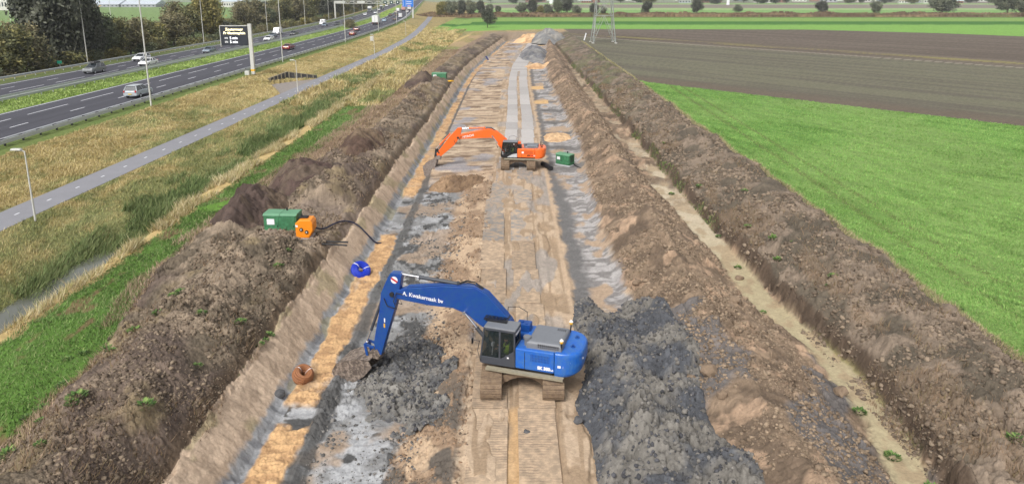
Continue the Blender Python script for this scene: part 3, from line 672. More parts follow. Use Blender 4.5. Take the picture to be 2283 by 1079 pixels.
    if P['blue']:   # slatted guard over the front of the roof, lettering, small decal
        g = MB(); xx0, xx1 = cx0+.58, cx1+.12
        for k in range(7): g.beam((xx0+(xx1-xx0)*k/6, cy0-.35, cz+.10), (xx0+(xx1-xx0)*k/6, cy0+.30, cz+.10), .03, .03)
        for k in range(6): g.beam((xx0, cy0-.35+.13*k, cz+.105), (xx1, cy0-.35+.13*k, cz+.105), .025, .03)
        g.prism([(xx0-.05, cy0+.25), (xx1, cy0+.25), (xx1-.1, cy0+.36), (xx0-.05, cy0+.36)], cz+.05, cz+.13, 'z')
        g.build('roof_guard', M_cabblack, cab)
    else:
        g = MB(); g.prism([(cx0+.02, zf+.01), (cx0+1.0, zf+.01), (cx0+.8, zf+.14), (cx0+.5, zf+.30), (cx0+.02, zf+.42)], cy1+.001, cy1+.008); g.build('cab_decal', M_galv, cab)
        for k in range(3):
            g = MB(); g.tube([(cx1-.08, cy1, zf+.3+.12*k), (cx1-.08, cy1+.01, zf+.3+.12*k)], .035, 10); g.build('round_sticker', M_lite, cab)
    g = MB(); g.box((cx0+.32, cy1+.004, zf+.42 if P['blue'] else cz-.2), (.08, .008, .07)); g.build('sticker', M_lite, cab)
    # mirror, handrails
    g = MB(); g.tube([(cx1+.1, cy1, zf+.1), (cx1+.2, cy1+.06, zf+.6), (cx1+.12, cy1+.03, zf+1.05)], .014, 6); g.tube([(cx1+.1, cy1, zf+1.0), (cx1+.42, cy1+.02, zf+1.05)], .012, 6); g.box((cx1+.44, cy1+.02, zf+1.0), (.04, .14, .22)); g.build('mirror', M_cabblack, root)
    g = MB(); g.tube([(1.1, -B, 1.7), (1.0, -B, Zt+.72), (.5, -B, Zt+.80), (.1, -B, Zt+.6), (.1, -B, Zt-.1)], .018, 6); g.build('handrail', M_cabblack, root)
    if P['blue']:
        for yy in (.92, -.92):
            a = MB(); a.tube([(-1.95, yy, Zt), (-1.98, yy, Zt+.42)], .03, 8); ao = a.build('antenna_pole', M_cabblack, root)
            a = MB(); a.tube([(-1.98, yy, Zt+.42), (-1.98, yy, Zt+.52)], .075, 12, r2=.09); a.build('antenna_base', M_yel, ao)
            a = MB(); a.tube([(-1.98, yy, Zt+.52), (-1.98, yy, Zt+.57), (-1.98, yy, Zt+.60)], .09, 12, r2=.03); a.build('antenna_dome', M_lite, ao)
    else:
        a = MB(); a.box((-.25, B-.3, Zt+.2), (.34, .2, .42)); a.build('lamp_box', M_cabblack, root, .02)
        a = MB(); a.tube([(-2.2, -.3, Zt), (-2.2, -.3, Zt+.5)], .05, 8); a.build('exhaust', M_cabblack, root)
        a = MB(); a.box((-.55, B+.006, Zt-.35), (.2, .01, .18)); a.build('white_label', M_lite, lb)
    # boom
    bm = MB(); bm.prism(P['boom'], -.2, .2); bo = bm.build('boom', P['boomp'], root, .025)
    bt = P['boom_top']
    for s in (-.12, -.04, .06, .14):
        pp = MB(); pp.tube([(x, s, z+.035) for x, z in bt], .02, 6); pp.build('hydraulic_pipe', P['boomp'], bo)
    for s, dz in ((-.1, .12), (.0, .2), (.1, .15)):
        hs_ = MB(); hs_.tube([(P['k'][0]+.9, s, P['k'][1]-.02), (P['k'][0]+.5, s, P['k'][1]+dz), (P['k'][0]+.1, s, P['k'][1]+dz*.9), (P['k'][0]-.3, s, P['k'][1]-.1)], .022, 6); hs_.build('hydraulic_hose', M_black, bo)
    j = P['j']
    for s in (-.2, .21):
        hs_ = MB(); hs_.tube([(j[0]-.55, s, j[1]+.05), (j[0]-.25, s*1.2, j[1]+.12), (j[0]-.1, s*1.35, j[1]-.3), (j[0]-.25, s*1.35, j[1]-.65), (j[0]+.25, s*1.1, j[1]-.6), (j[0]+.42, s, j[1]-.25)], .022, 6); hs_.build('hydraulic_hose', M_black, bo)
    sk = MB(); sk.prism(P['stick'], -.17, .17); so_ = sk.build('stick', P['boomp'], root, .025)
    for k in (P['j'],): 
        p = MB(); p.tube([(k[0], -.27, k[1]), (k[0], .27, k[1])], .11, 14); p.build('pivot_pin', M_dark, so_)
    cyl(bo, P['ac'][0], P['ac'][1], .66, .085, 0, 'arm_cylinder', P['cylm'])
    for s in (-.3, .3): cyl(bo, P['bc'][0], P['bc'][1], .52, .085, s, 'boom_cylinder', P['cylm'])
    cyl(so_, P['kc'][0], P['kc'][1], .7, .07, 0, 'bucket_cylinder', P['cylm'])
    # linkage and bucket
    lk = MB()
    for s in (-.2, .2):
        lk.beam((*[P['kc'][1][0]], s, P['kc'][1][1]), (P['lk'][0][0], s, P['lk'][0][1]), .05, .12); lk.beam((P['kc'][1][0], s, P['kc'][1][1]), (P['lk'][1][0], s, P['lk'][1][1]), .05, .12)
    lk.tube([(P['kc'][1][0], -.24, P['kc'][1][1]), (P['kc'][1][0], .24, P['kc'][1][1])], .05, 10); lk.build('bucket_link', P['boomp'] if P['blue'] else M_dark, so_)
    w = P['bw']; bk = P['back']; ins = P['bin']
    b = MB(); 
    q = [(x, z) for x, z in bk]; n = len(q)
    out = [(x, s*w, z) for s in (-1, 1) for x, z in q]
    c0 = np.mean(np.array(bk+ins), 0); inn = [(x+(c0[0]-x)*.09, s*(w-.04), z+(c0[1]-z)*.09) for s in (-1, 1) for x, z in q]
    b.add(out+inn, [(i, i+1, n+i+1, n+i) for i in range(n-1)]+[(2*n+i, 3*n+i, 3*n+i+1, 2*n+i+1) for i in range(n-1)], False)
    for s in (-1, 1):
        poly = bk+ins[::-1]; b.prism(poly, s*w-(.04 if s > 0 else 0), s*w+(0 if s > 0 else .04))
    b.box((bk[0][0]-.05, 0, bk[0][1]+.06), (.5, .5, .3)); b.box((bk[0][0]-.15, 0, bk[0][1]+.16), (.3, .44, .35), Matrix.Rotation(.5, 3, 'Y'))
    bu = b.build('bucket', P['bm'], root)
    tp = Vector((bk[-1][0], 0, bk[-1][1])); dr = (tp-Vector((bk[-2][0], 0, bk[-2][1]))).normalized()
    for k in range(5):
        t = MB(); y = -w+.08+(2*w-.16)*k/4; t.beam(tp+Vector((0, y, 0))-dr*.06, tp+Vector((0, y, 0))+dr*.2, .09, .06); t.build('tooth', P['bm'], bu)
    # lettering
    tx = P['text']
    text('lettering', tx[0], tx[1], M_lite, bo, (tx[2][0], .206, tx[2][1]), rot=tx[3], bold=.004)
    if P['blue']:
        t = text('lettering', 'SK 380', .19, M_lite, lb, (-1.28, B+.008, Z0+.3), bold=.012); t = text('lettering', 'LC', .10, M_lite, lb, (-1.63, B+.008, Z0+.27), bold=.006)
        t = MB(); t.box((-1.995, B+.02, Z0+.5), (.24, .015, .11), Matrix.Rotation(.10, 3, 'Z')); t.build('sticker', M_lite, cwo)
        text('lettering', 'A. Kwakernaak', .12, M_lite, cwo, (-2.62, .78, Zt-.33), ax='L', rot=0).rotation_euler = (R(90), 0, R(180+52))
        text('lettering', 'KOBELCO', .16, M_lite, cab, (cx0-.012, (cy0+cy1)/2, cz-.2), ax='B')
        d = MB(); d.tube([(6.02, .172, 3.98), (6.02, .182, 3.98)], .17, 20); d.build('round_emblem', M_lite, so_)
        d = MB(); d.box((6.02, .186, 3.98), (.34, .01, .09), Matrix.Rotation(-.5, 3, 'Y')); d.build('emblem_stripe', M_red, so_)
        d = MB(); d.box((6.62, .174, 1.65), (.07, .015, .2)); d.build('sticker', M_yel, so_)
        d = MB(); d.box((6.60, .174, 1.92), (.06, .015, .2)); d.build('sticker', M_lite, so_)
    else:
        text('lettering', 'ZX', .2, M_cabblack, lb, (-1.12, B+.008, Z0+.33), bold=.012)
        text('lettering', '350', .17, M_red, lb, (-1.42, B+.008, Z0+.33), bold=.01); text('lettering', 'LC', .13, M_lite, lb, (-1.68, B+.008, Z0+.33), bold=.01)
        t = MB(); t.box((-2.25, B-.08, Zt-.35), (.12, .05, .25), Matrix.Rotation(.3, 3, 'Z')); t.build('reflector', M_yel, cwo)
    return root

bt = [(.65, 2.95), (1.57, 3.87), (2.09, 4.12), (3.68, 4.0), (5.44, 3.66), (5.95, 3.48)]
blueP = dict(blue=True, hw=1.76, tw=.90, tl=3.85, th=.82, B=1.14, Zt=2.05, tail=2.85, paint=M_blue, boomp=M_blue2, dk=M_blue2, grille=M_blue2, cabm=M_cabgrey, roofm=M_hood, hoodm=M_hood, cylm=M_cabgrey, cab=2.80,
    hood=(-2.0, -.45, -.78, .98, 2.36),
    boom=[(.2, 1.75), (.15, 2.1), (.5, 2.8)]+bt+[(6.11, 3.3), (6.1, 3.12), (5.5, 3.05), (4.25, 2.98), (3.16, 3.0), (2.5, 2.80), (1.98, 2.42), (.75, 1.72)],
    boom_top=bt[:-1], k=(2.09, 4.12), j=(6.15, 3.28),
    stick=[(5.66, 4.22), (5.75, 4.32), (6.2, 4.3), (6.34, 4.1), (6.74, 3.25), (6.86, 2.35), (7.22, .72), (7.16, .05), (6.86, .1), (6.44, 1.43), (6.04, 2.61), (5.8, 3.45)],
    ac=((3.0, 4.12), (5.72, 4.24)), bc=((1.35, 1.55), (2.58, 2.92)), kc=((6.72, 3.0), (7.68, .55)), lk=((7.2, .45), (7.55, -.12)),
    bw=.72, back=[(7.25, .0), (7.9, .0), (8.5, -.2), (9.0, -.45), (9.22, -.8), (9.12, -1.15), (8.85, -1.4)], bin=[(7.1, -.3), (7.5, -.8), (8.0, -1.2)], bm=M_mud2,
    text=('A. Kwakernaak bv', .27, (4.62, 3.33), R(-4)))
# engine cab height etc. shared; poses differ
ba = empty
blue = excavator('excavator', 'blue excavator with dark grey cab digging grey clay in the foreground', (.45, 28.6, .07), .30, -.014, blueP)
bt2 = [(1.10, 2.62), (2.10, 3.44), (2.88, 3.69), (3.40, 3.58), (5.6, 3.05)]
orP = dict(blue=False, hw=1.65, tw=.82, tl=3.9, th=.82, B=1.16, Zt=1.98, tail=2.75, paint=M_orange, boomp=M_orange, dk=M_cabblack, grille=mat('dark_orange', (.35, .05, .006), .6), cabm=M_cabblack, roofm=M_hood, hoodm=M_hood, cylm=M_orange, cab=2.62,
    hood=(-2.0, -.75, -.7, .8, 2.22),
    boom=[(.35, 1.75), (.3, 2.0), (.7, 2.4)]+bt2+[(5.95, 2.95), (5.92, 2.6), (4.02, 2.74), (2.62, 2.80), (2.2, 2.6), (1.58, 1.9), (.8, 1.72)],
    boom_top=bt2, k=(2.5, 3.6), j=(5.9, 2.75),
    stick=[(5.52, 3.68), (5.62, 3.76), (5.95, 3.72), (6.73, 2.86), (8.1, 1.1), (7.98, .72), (7.78, .72), (6.31, 1.98), (6.0, 2.4), (5.68, 3.05)],
    ac=((3.3, 3.75), (5.58, 3.66)), bc=((1.35, 1.5), (2.5, 3.0)), kc=((6.75, 3.05), (8.15, 1.55)), lk=((7.8, 1.15), (8.25, .75)),
    bw=.6, back=[(8.0, .6), (8.1, .1), (8.3, -.5), (8.6, -.9), (8.95, -1.15), (9.25, -1.25)], bin=[(8.4, .45), (9.1, .15), (9.42, -.1), (9.35, -.7)], bm=mat('clay_bucket', L(150, 140, 134), .8, noise=.3, nscale=6, bump=.03, c2=L(112, 100, 92)),
    text=('HITACHI', .3, (4.9, 2.92), R(13)))
orange = excavator('excavator', 'orange excavator with black cab farther up the pit, its bucket by the pit edge', (.6, 67.9, .07), .10, -.014, orP)
def in_cab(ex, label, yaw):
    m = Matrix.Translation(ex.location) @ Matrix.Rotation(math.pi-yaw, 4, 'Z'); p = m @ Vector((.50, .72, 1.56)); return person_in_cab(p, math.pi-yaw, label)
in_cab(blue, 'operator in a yellow-green vest sitting inside the cab of the blue excavator', .30)
in_cab(orange, 'operator sitting inside the black cab of the orange excavator', .10)

# ---------------------------------------------------------------- road mats
M_mat1 = mat('dirty_mat', L(166, 146, 124), .9, noise=.25, nscale=3.5, bump=.012, c2=L(184, 160, 134))
M_mat2 = mat('grey_mat', L(178, 174, 172, .92), .85, noise=.14, nscale=2.5, bump=.006, c2=L(164, 158, 154, .92))
M_mat3 = mat('mixed_mat', L(150, 146, 142), .9, noise=.22, nscale=2.0, bump=.01, c2=L(178, 156, 132))
for m in (M_mat1, M_mat3):      # cleat prints pressed across the mats by the crawler tracks
    t = m.node_tree; b = t.nodes['Principled BSDF']; g = t.nodes.new('ShaderNodeNewGeometry'); wv = t.nodes.new('ShaderNodeTexWave')
    wv.bands_direction = 'Y'; wv.inputs['Scale'].default_value = 2.1; wv.inputs['Distortion'].default_value = 4.5; wv.inputs['Detail'].default_value = 3; wv.inputs['Detail Scale'].default_value = 1.2
    t.links.new(g.outputs['Position'], wv.inputs['Vector']); n2 = t.nodes.new('ShaderNodeTexNoise'); n2.inputs['Scale'].default_value = .9; t.links.new(g.outputs['Position'], n2.inputs['Vector'])
    r = t.nodes.new('ShaderNodeMapRange'); r.inputs[1].default_value = .72; r.inputs[2].default_value = .95; t.links.new(wv.outputs['Fac'], r.inputs[0])
    r2 = t.nodes.new('ShaderNodeMapRange'); r2.inputs[1].default_value = .42; r2.inputs[2].default_value = .62; t.links.new(n2.outputs[0], r2.inputs[0])
    mu = t.nodes.new('ShaderNodeMath'); mu.operation = 'MULTIPLY'; t.links.new(r.outputs[0], mu.inputs[0]); t.links.new(r2.outputs[0], mu.inputs[1])
    mu2 = t.nodes.new('ShaderNodeMath'); mu2.operation = 'MULTIPLY'; mu2.inputs[1].default_value = .55; t.links.new(mu.outputs[0], mu2.inputs[0])
    mx = t.nodes.new('ShaderNodeMix'); mx.data_type = 'RGBA'; src = b.inputs['Base Color'].links[0].from_socket
    t.links.new(src, mx.inputs['A']); mx.inputs['B'].default_value = (*L(104, 84, 68), 1); t.links.new(mu2.outputs[0], mx.inputs['Factor']); t.links.new(mx.outputs['Result'], b.inputs['Base Color'])
for m in (M_mat1, M_mat2, M_mat3):      # every mat weathered a little differently
    t = m.node_tree; b = t.nodes['Principled BSDF']; src = b.inputs['Base Color'].links[0].from_socket; oi = t.nodes.new('ShaderNodeObjectInfo'); r = t.nodes.new('ShaderNodeMapRange')
    r.inputs[3].default_value = .84; r.inputs[4].default_value = 1.12; t.links.new(oi.outputs['Random'], r.inputs[0]); vm = t.nodes.new('ShaderNodeVectorMath'); vm.operation = 'SCALE'; t.links.new(src, vm.inputs[0]); t.links.new(r.outputs[0], vm.inputs['Scale']); t.links.new(vm.outputs[0], b.inputs['Base Color'])
random.seed(4)
GAPX = lambda y: float(np.interp(y, [20, 30, 45, 53, 66, 87, 150], [.07, .0, -.25, -.4, .35, 1.0, 1.15]))
def road_mat(x, y, w, l, m, label, grp, rz):
    mb = MB(); nb = 5 if w < 1.8 else 3
    mb.box((0, 0, 0), (w, l-.07, .09))
    o = mb.build('road_mat', m, None, .012, 1); o.location = (x, y, .035+random.uniform(-.006, .012)); o.rotation_euler = (random.uniform(-.004, .004), random.uniform(-.01, .01), rz+random.uniform(-.006, .006))
    return tag(o, label, 'road mat', grp)
protos = {}; k_ord = {}
y = 16.2; k = 0
while y < 262:
    s = float(SH(y)); rz = -math.atan2(float(SH(y+2))-s, 2)
    L_ = 5.04 if y < 150 else 2.2
    for side in ((-1, 1) if y < 150 else (0,)):
        if side: xx, w = (GAPX(y+2.5)-.99, 1.5) if side < 0 else (GAPX(y+2.5)+1.0, 1.52)
        else: xx, w = 1.15, 3.4
        key = 'd' if y < 44 else ('m' if y < 64 else 'g')
        kk = (key, side)
        lab = {'d': 'mud-covered mat with cleat prints in the track under and before the blue excavator', 'm': 'half muddy mat in the track between the two excavators', 'g': 'clean grey mat in the long track behind the orange excavator'}[key]
        if side == 0: lab = 'short grey cross mat in the bent far end of the track'
        k_ord[(key, side)] = k_ord.get((key, side), 0)+1; o_ = ordn(k_ord[(key, side)])
        lab = '%s %s mat of the %s lane, counted from the camera' % (o_, {'d': 'mud-covered', 'm': 'half muddy', 'g': 'clean grey'}[key], 'left' if side < 0 else 'right') if side else '%s grey cross mat of the bent far end, counted from the camera' % o_
        grp = {'d': 'muddy road mats', 'm': 'half muddy road mats', 'g': 'clean grey road mats'}[key] if side else 'short cross mats'
        if kk not in protos: protos[kk] = road_mat(xx+s, y+L_/2, w, L_, {'d': M_mat1, 'm': M_mat3, 'g': M_mat2}[key], lab, grp, rz)
        else:
            c = protos[kk].copy(); C.objects.link(c); c.location = (xx+s+random.uniform(-.05, .05), y+L_/2, .035+random.uniform(-.006, .012)); c.rotation_euler = (random.uniform(-.004, .004), random.uniform(-.01, .01), rz+random.uniform(-.008, .008)); c['label'] = lab
    y += L_

# ---------------------------------------------------------------- heaps
def heap(name, label, cx, cy, rx, ry, h, c1, c2, seed, amp=.25, step=.07, base=None, cat='heap', shape=1., cs=2.2):
    xs = np.arange(-rx*1.15, rx*1.15+step, step); ys = np.arange(-ry*1.15, ry*1.15+step, step)
    X, Y = np.meshgrid(xs, ys); 
    th = np.arctan2(Y, X); rr = np.sqrt((X/rx)**2+(Y/ry)**2)*(1+.22*(fbm(X/rx*1.3+5, Y/ry*2.6+5, seed, 3)-.5)*2*shape)
    prof = np.clip(1-rr, -.12, 1); wx, wy = X+cx, Y+cy
    n = fbm(wx*.8, wy*.8, seed+1, 4)-.5; 
    qx = wx+.5*n; a, ra = fac(qx*cs*.6, wy*cs*.6, seed+2); b, rb = fac(qx*cs*1.9, wy*cs*1.9, seed+5); d, rd_ = fac(wx*cs*4.6, wy*cs*4.6, seed+8); zz = ss(.35, .6, fbm(wx*.5, wy*.5, seed+21, 3))
    m = np.clip(prof*5, 0, 1)
    Z = h*np.where(prof > 0, np.minimum(prof*1.25, 1)**.9, prof)+m*(n*h*.45+amp*(a*.45+b*(.12+.3*zz)+d*(.07+.1*zz)))
    if base is None: 
        Z = Z+terrain(wx, wy)[0]
    else: Z = Z+base
    Z = Z-.12*(prof <= 0)
    col = mixc(np.broadcast_to(c1, X.shape+(3,)), c2, ss(.45, .62, fbm(wx*.6, wy*.6, seed+11, 4)))*((.82+.3*ra)*(.82+.34*rb))[..., None]
    nr, nc = X.shape; idx = np.arange(nr*nc).reshape(nr, nc); F = np.stack([idx[:-1, :-1], idx[:-1, 1:], idx[1:, 1:], idx[1:, :-1]], -1).reshape(-1, 4)
    keep = (prof.reshape(-1)[F] > -.10).any(1); F = F[keep]; u, inv = np.unique(F, return_inverse=True)
    V = np.stack([wx-cx, wy-cy, Z], -1).reshape(-1, 3)[u]
    o = np_mesh(name, V, inv.reshape(-1, 4), M_soil, col.reshape(-1, 3)[u], smooth=True); o.location = (cx, cy, 0)
    return tag(o, label, cat)
DG, DG2 = lin(86, 88, 93, .85), lin(122, 118, 112, .85)
heap('clay_heap', 'large heap of dark blue-grey clay beside the blue excavator', 5.5, 24.2, 2.55, 13., .95, DG, DG2, 301, amp=.55, step=.045, shape=1.5)
heap('clay_heap', 'spread of dark grey clay in the pit under the arm of the blue excavator', -5.1, 30.0, 2.2, 3.7, .28, lin(98, 98, 99, .83), lin(130, 127, 122, .83), 311, amp=.42, step=.05, shape=2.6)
heap('clay_heap', 'round grey clay pile far up the pit, before the tallest one', 6.0, 190, 4.4, 17, 2.3, lin(116, 116, 120, .8), lin(142, 140, 138, .8), 321, amp=.5, step=.3, cs=.8, base=.05)
heap('clay_heap', 'tallest grey clay pile at the far end of the pit', 12.3, 238, 5.5, 12, 3.6, lin(128, 128, 128, .8), lin(150, 146, 140, .8), 331, amp=.4, step=.35, cs=.8, base=.9)
SA, SA2 = lin(210, 176, 138, .88), lin(190, 152, 114, .88)
heap('sand_heap', 'pointed orange sand heap at the far end of the pit', 6.2, 242, 5.5, 5.5, 2.6, SA, SA2, 341, amp=.1, step=.3, cs=.8, base=.3)
heap('sand_heap', 'orange sand heap right beside the far grey clay pile', 5.6, 160, 2.6, 3.4, .9, SA, SA2, 351, amp=.1, step=.2)
heap('sand_heap', 'low orange sand heap right of the grey mats behind the orange excavator', 5.3, 82, 1.7, 2.6, .45, SA, SA2, 361, amp=.1, step=.09)
heap('soil_mound', 'brown mound in front of the bucket of the orange excavator', -5.2, 63.5, 2.6, 2.2, .5, lin(120, 98, 78, .85), lin(150, 124, 98, .85), 371, amp=.5, step=.08)
heap('soil_mound', 'dark soil mound on the left bank behind the green generator', -18.0, 57.5, 2.6, 5, 1.3, lin(88, 72, 66, .85), lin(104, 90, 78, .85), 381, amp=.35, step=.12)
heap('soil_mound', 'rounded dark soil mound farthest up the left bank beside the far green container', -16.2, 124, 2.4, 6, 1.6, lin(86, 72, 66, .85), lin(104, 90, 78, .85), 391, amp=.3, step=.25, cs=1.2)
heap('soil_mound', 'rounded dark soil mound on the left bank between the near and far generators', -15.0, 70, 2.2, 5, 1.2, lin(92, 74, 64, .85), lin(120, 102, 84, .85), 395, amp=.35, step=.15, cs=1.8)
heap('soil_mound', 'dark soil mound on the left bank just left of the near green generator', -18.9, 49.0, 2.3, 4.2, .9, lin(86, 72, 66, .82), lin(112, 96, 82, .82), 397, amp=.3, step=.09)

# ---------------------------------------------------------------- generators, pump, hoses, coils, pipes
M_gen = mat('green_paint', (.035, .15, .065), .55, noise=.18, nscale=4, c2=(.05, .19, .09))
M_gen2 = mat('green_roof', (.11, .26, .15), .6, noise=.12, nscale=3)
M_pump = mat('pump_orange', (.80, .25, .01), .45, noise=.08, nscale=4)
def generator(label, loc, rz, L_, D_, H_, flat=False):
    r = empty('generator', loc, rz, label, 'generator', None)
    b = MB(); b.box((0, 0, H_/2+.12), (L_, D_, H_)); bo = b.build('housing', M_gen, r, .03)
    b = MB(); b.prism([(-D_/2-.05, H_+.12), (-D_/2+.12, H_+.24), (D_/2-.12, H_+.24), (D_/2+.05, H_+.12)], -L_/2-.04, -.01, 'x'); b.prism([(-D_/2-.05, H_+.12), (-D_/2+.12, H_+.24), (D_/2-.12, H_+.24), (D_/2+.05, H_+.12)], .01, L_/2+.04, 'x'); b.build('roof', M_gen2, r, .015)
    for x in (-L_*.25, L_*.25):
        d = MB(); d.box((x, -D_/2-.012, H_/2+.14), (L_*.42, .03, H_*.82)); do = d.build('door', M_gen, r, .01)
        h = MB(); h.box((x+L_*.17, -D_/2-.04, H_*.55), (.04, .03, .14)); h.build('handle', M_dark, do)
    d = MB()
    for k in range(6): d.box((L_/2+.01, 0, .5+k*.13), (.02, D_*.6, .05))
    d.build('vent_louvres', M_cabblack, r)
    d = MB(); d.box((-L_*.28, -D_/2-.035, H_*.78), (L_*.23, .012, H_*.3)); d.build('notice_plate', M_lite, r)
    d = MB(); d.box((0, 0, .05), (L_+.1, D_+.06, .13)); d.build('skid_frame', M_galv, r, .02)
    d = MB(); d.tube([(L_*.1, D_*.2, H_+.2), (L_*.1, D_*.2, H_+.42)], .06, 10); d.build('exhaust_pipe', M_dark, r)
    return r
GX, GY = -14.35, 46.6; gzv = .85
generator('green generator cabinet with a white plate on the left bank, next to the orange pump', (-15.45, 45.8, gzv), R(-2), 2.2, 1.25, 1.3)
generator('green generator with grey skid in the pit right of the orange excavator', (5.25, 68.4, .05), R(-38), 1.6, .95, .95)
generator('green container half hidden on the far left bank, with a yellow hose beside it', (-13.2, 129.5, .9), R(-6), 2.6, 1.4, 1.2)
# pump
pr_ = empty('water_pump', (-13.75, 45.0, gzv-.02), R(0), 'orange water pump with two round black gauges beside the near green generator', 'pump')
b = MB(); b.prism([(-.5, .12), (.35, .12), (.62, .62), (.62, 1.15), (.5, 1.36), (-.2, 1.36), (-.52, 1.12)], -.5, .5); b.build('housing', M_pump, pr_, .05)
for x, z in ((-.12, .72), (.22, .55)):
    g = MB(); g.tube([(x, -.5, z), (x, -.56, z)], .115, 16); go = g.build('gauge', M_black, pr_); g = MB(); g.tube([(x, -.56, z), (x, -.575, z)], .045, 12); g.build('gauge_face', M_lite, go)
b = MB(); b.box((-.05, .05, 1.42), (.55, .35, .12)); b.tube([(-.2, .05, 1.45), (-.2, .05, 1.62)], .05, 8); b.build('top_valve', M_dark, pr_, .01)
b = MB(); b.box((0, 0, .06), (1.0, 1.0, .12)); b.build('skid_frame', M_galv, pr_)
b = MB(); b.box((-.42, -.507, .95), (.16, .01, .14)); b.build('sticker', M_lite, pr_)
M_hose = mat('navy_hose', (.012, .012, .035), .5)
def hose(name, pts, r, m, label, cat, lift=None):
    P_ = [Vector(p) for p in pts]; out = []
    for i in range(len(P_)-1):
        p0, p1, p2, p3 = P_[max(i-1, 0)], P_[i], P_[i+1], P_[min(i+2, len(P_)-1)]
        for k in range(6):
            t = k/6.; out.append(.5*((2*p1)+(-p0+p2)*t+(2*p0-5*p1+4*p2-p3)*t*t+(-p0+3*p1-3*p2+p3)*t**3))
    out.append(P_[-1]); mb = MB(); mb.tube(out, r, 8); return tag(mb.build(name, m), label, cat)
pts = []
for (x, y, z) in ((-13.3, 45.3, 1.45), (-12.9, 46.3, 1.0), (-12.2, 47.8, .98), (-11.6, 48.6, .72), (-11.0, 48.7, .36), (-10.4, 48.6, -.25), (-9.9, 48.7, -.85), (-9.5, 48.9, -1.0)): pts.append((x, y, z))
hose('pump_hose', pts, .06, M_hose, 'dark blue hose running from the orange pump down into the trench', 'hose')
hose('suction_hose', [(-12.2, 124.5, .85), (-11.2, 124.0, .75), (-10.7, 122.5, .1), (-10.0, 119, -1.2)], .09, M_black, 'thin black hose on the pit slope below the far green container', 'hose')
hose('yellow_hose', [(-11.7, 127.5, .95), (-11.0, 127.2, 1.1), (-10.6, 127.8, 1.0), (-11.2, 128.2, .95), (-11.9, 127.6, 1.0)], .14, M_yel, 'coiled yellow hose beside the far green container', 'hose')
hose('generator_cable', [(6.0, 68.1, .25), (6.4, 67.3, .15), (6.8, 66.5, .15)], .05, M_black, 'black cable at the foot of the green generator in the pit', 'cable')
for k, (pa, pb, dz) in enumerate((((668, 537), (776, 540), 0.), ((672, 541), (774, 547), .03))):
    e = []
    for (px, py) in (pa, pb):
        z = .8
        for _ in range(5): p = at(px, py, z); z = ground(p.x, p.y)+.1+dz
        e.append(at(px, py, z))
    zm = max(ground(*(e[0].lerp(e[1], t_).xy))-.1*t_ for t_ in (0, .15, .3, .45, .6, .75))+.07+dz
    e = [at(px, py, zm-.1*i_) for i_, (px, py) in enumerate((pa, pb))]
    mb = MB(); mb.tube(e, .06, 8)
    tag(mb.build('drain_pipe', M_black), ['straight black pipe lying before the orange pump, the rear one of two', 'black pipe lying askew before the orange pump, the front one of two'][k], 'pipe')
mb = MB(); 
def coil(label, loc, R_, r, m, rot, a_, b_, n=22):
    V = []; k_ = 7; random.seed(n); N = n*30; wob = [random.uniform(-.02, .02) for _ in range(n+2)]
    for i in range(N+1):
        a = 2*math.pi*i/30; f = 2*math.pi*i/N; j = i//30; w = wob[j]*(1-(i % 30)/30)+wob[j+1]*(i % 30)/30
        rr = R_+(a_+w)*math.cos(f)+.012*math.sin(2*a+j); zz = (b_+w)*math.sin(f)
        c = Vector((rr*math.cos(a), rr*math.sin(a), zz)); u = Vector((math.cos(a), math.sin(a), 0)); z = Vector((0, 0, 1))
        V += [c+(u*math.cos(q)+z*math.sin(q))*r for q in [2*math.pi*k/k_ for k in range(k_)]]
    mb = MB(); mb.add(V, [(i*k_+k, i*k_+(k+1) % k_, (i+1)*k_+(k+1) % k_, (i+1)*k_+k) for i in range(N) for k in range(k_)], True)
    root = empty('hose_coil', loc, 0, label, 'hose coil'); root.rotation_euler = rot
    mb.build('coiled_hose', m, root)
    mb = MB(); mb.rings([[((R_+(a_-.2*r)*math.cos(f))*math.cos(a), (R_+(a_-.2*r)*math.cos(f))*math.sin(a), (b_-.2*r)*math.sin(f)) for f in [2*math.pi*k/12 for k in range(12)]] for a in [2*math.pi*k/32 for k in range(33)]], cap=False); mb.build('inner_windings', m, root)
    for q in (.9, 3.0, 5.1):
        s = MB(); s.rings([[((R_+(a_+r*1.25)*math.cos(f))*math.cos(q+d), (R_+(a_+r*1.25)*math.cos(f))*math.sin(q+d), (b_+r*1.25)*math.sin(f)) for f in [2*math.pi*k/12 for k in range(12)]] for d in (-.05, .05)], cap=False); s.build('strap', M_lite if q < 4 else m, root)
    return root
coil('blue coiled hose lying on the slope of the pit edge beside the orange sand', (-9.77, 43.1, -.72), .40, .05, mat('blue_hose', (.005, .03, .42), .5), (R(34), R(34), 0), .2, .19, n=16)
coil('rust-brown coiled drain hose lying on the sand at the foot of the pit slope', (-9.85, 30.3, -.76), .30, .05, mat('brown_hose', (.27, .11, .045), .6, noise=.1), (R(22), R(26), 0), .14, .30, n=14)
hose('black_pipe', [(3.0, 68.0, .28), (3.4, 67.2, .26), (3.75, 66.2, .24)], .24, M_black, 'thick black pipe end lying on the ground between the orange excavator and the green generator', 'pipe')
tag(MB().tube([(-10.7, 131.5, .15), (-10.35, 130.6, -.5)], .16, 8).build('pipe_end', M_black), 'dark pipe end on the pit slope right of the far green container', 'pipe')
tag(MB().tube([(-6.9, 190, -.2), (-6.2, 187.5, -.9)], .2, 8).build('blue_pipe_end', mat('dark_blue_pipe', (.01, .015, .12), .5)), 'dark blue pipe end far up the pit slope', 'pipe')

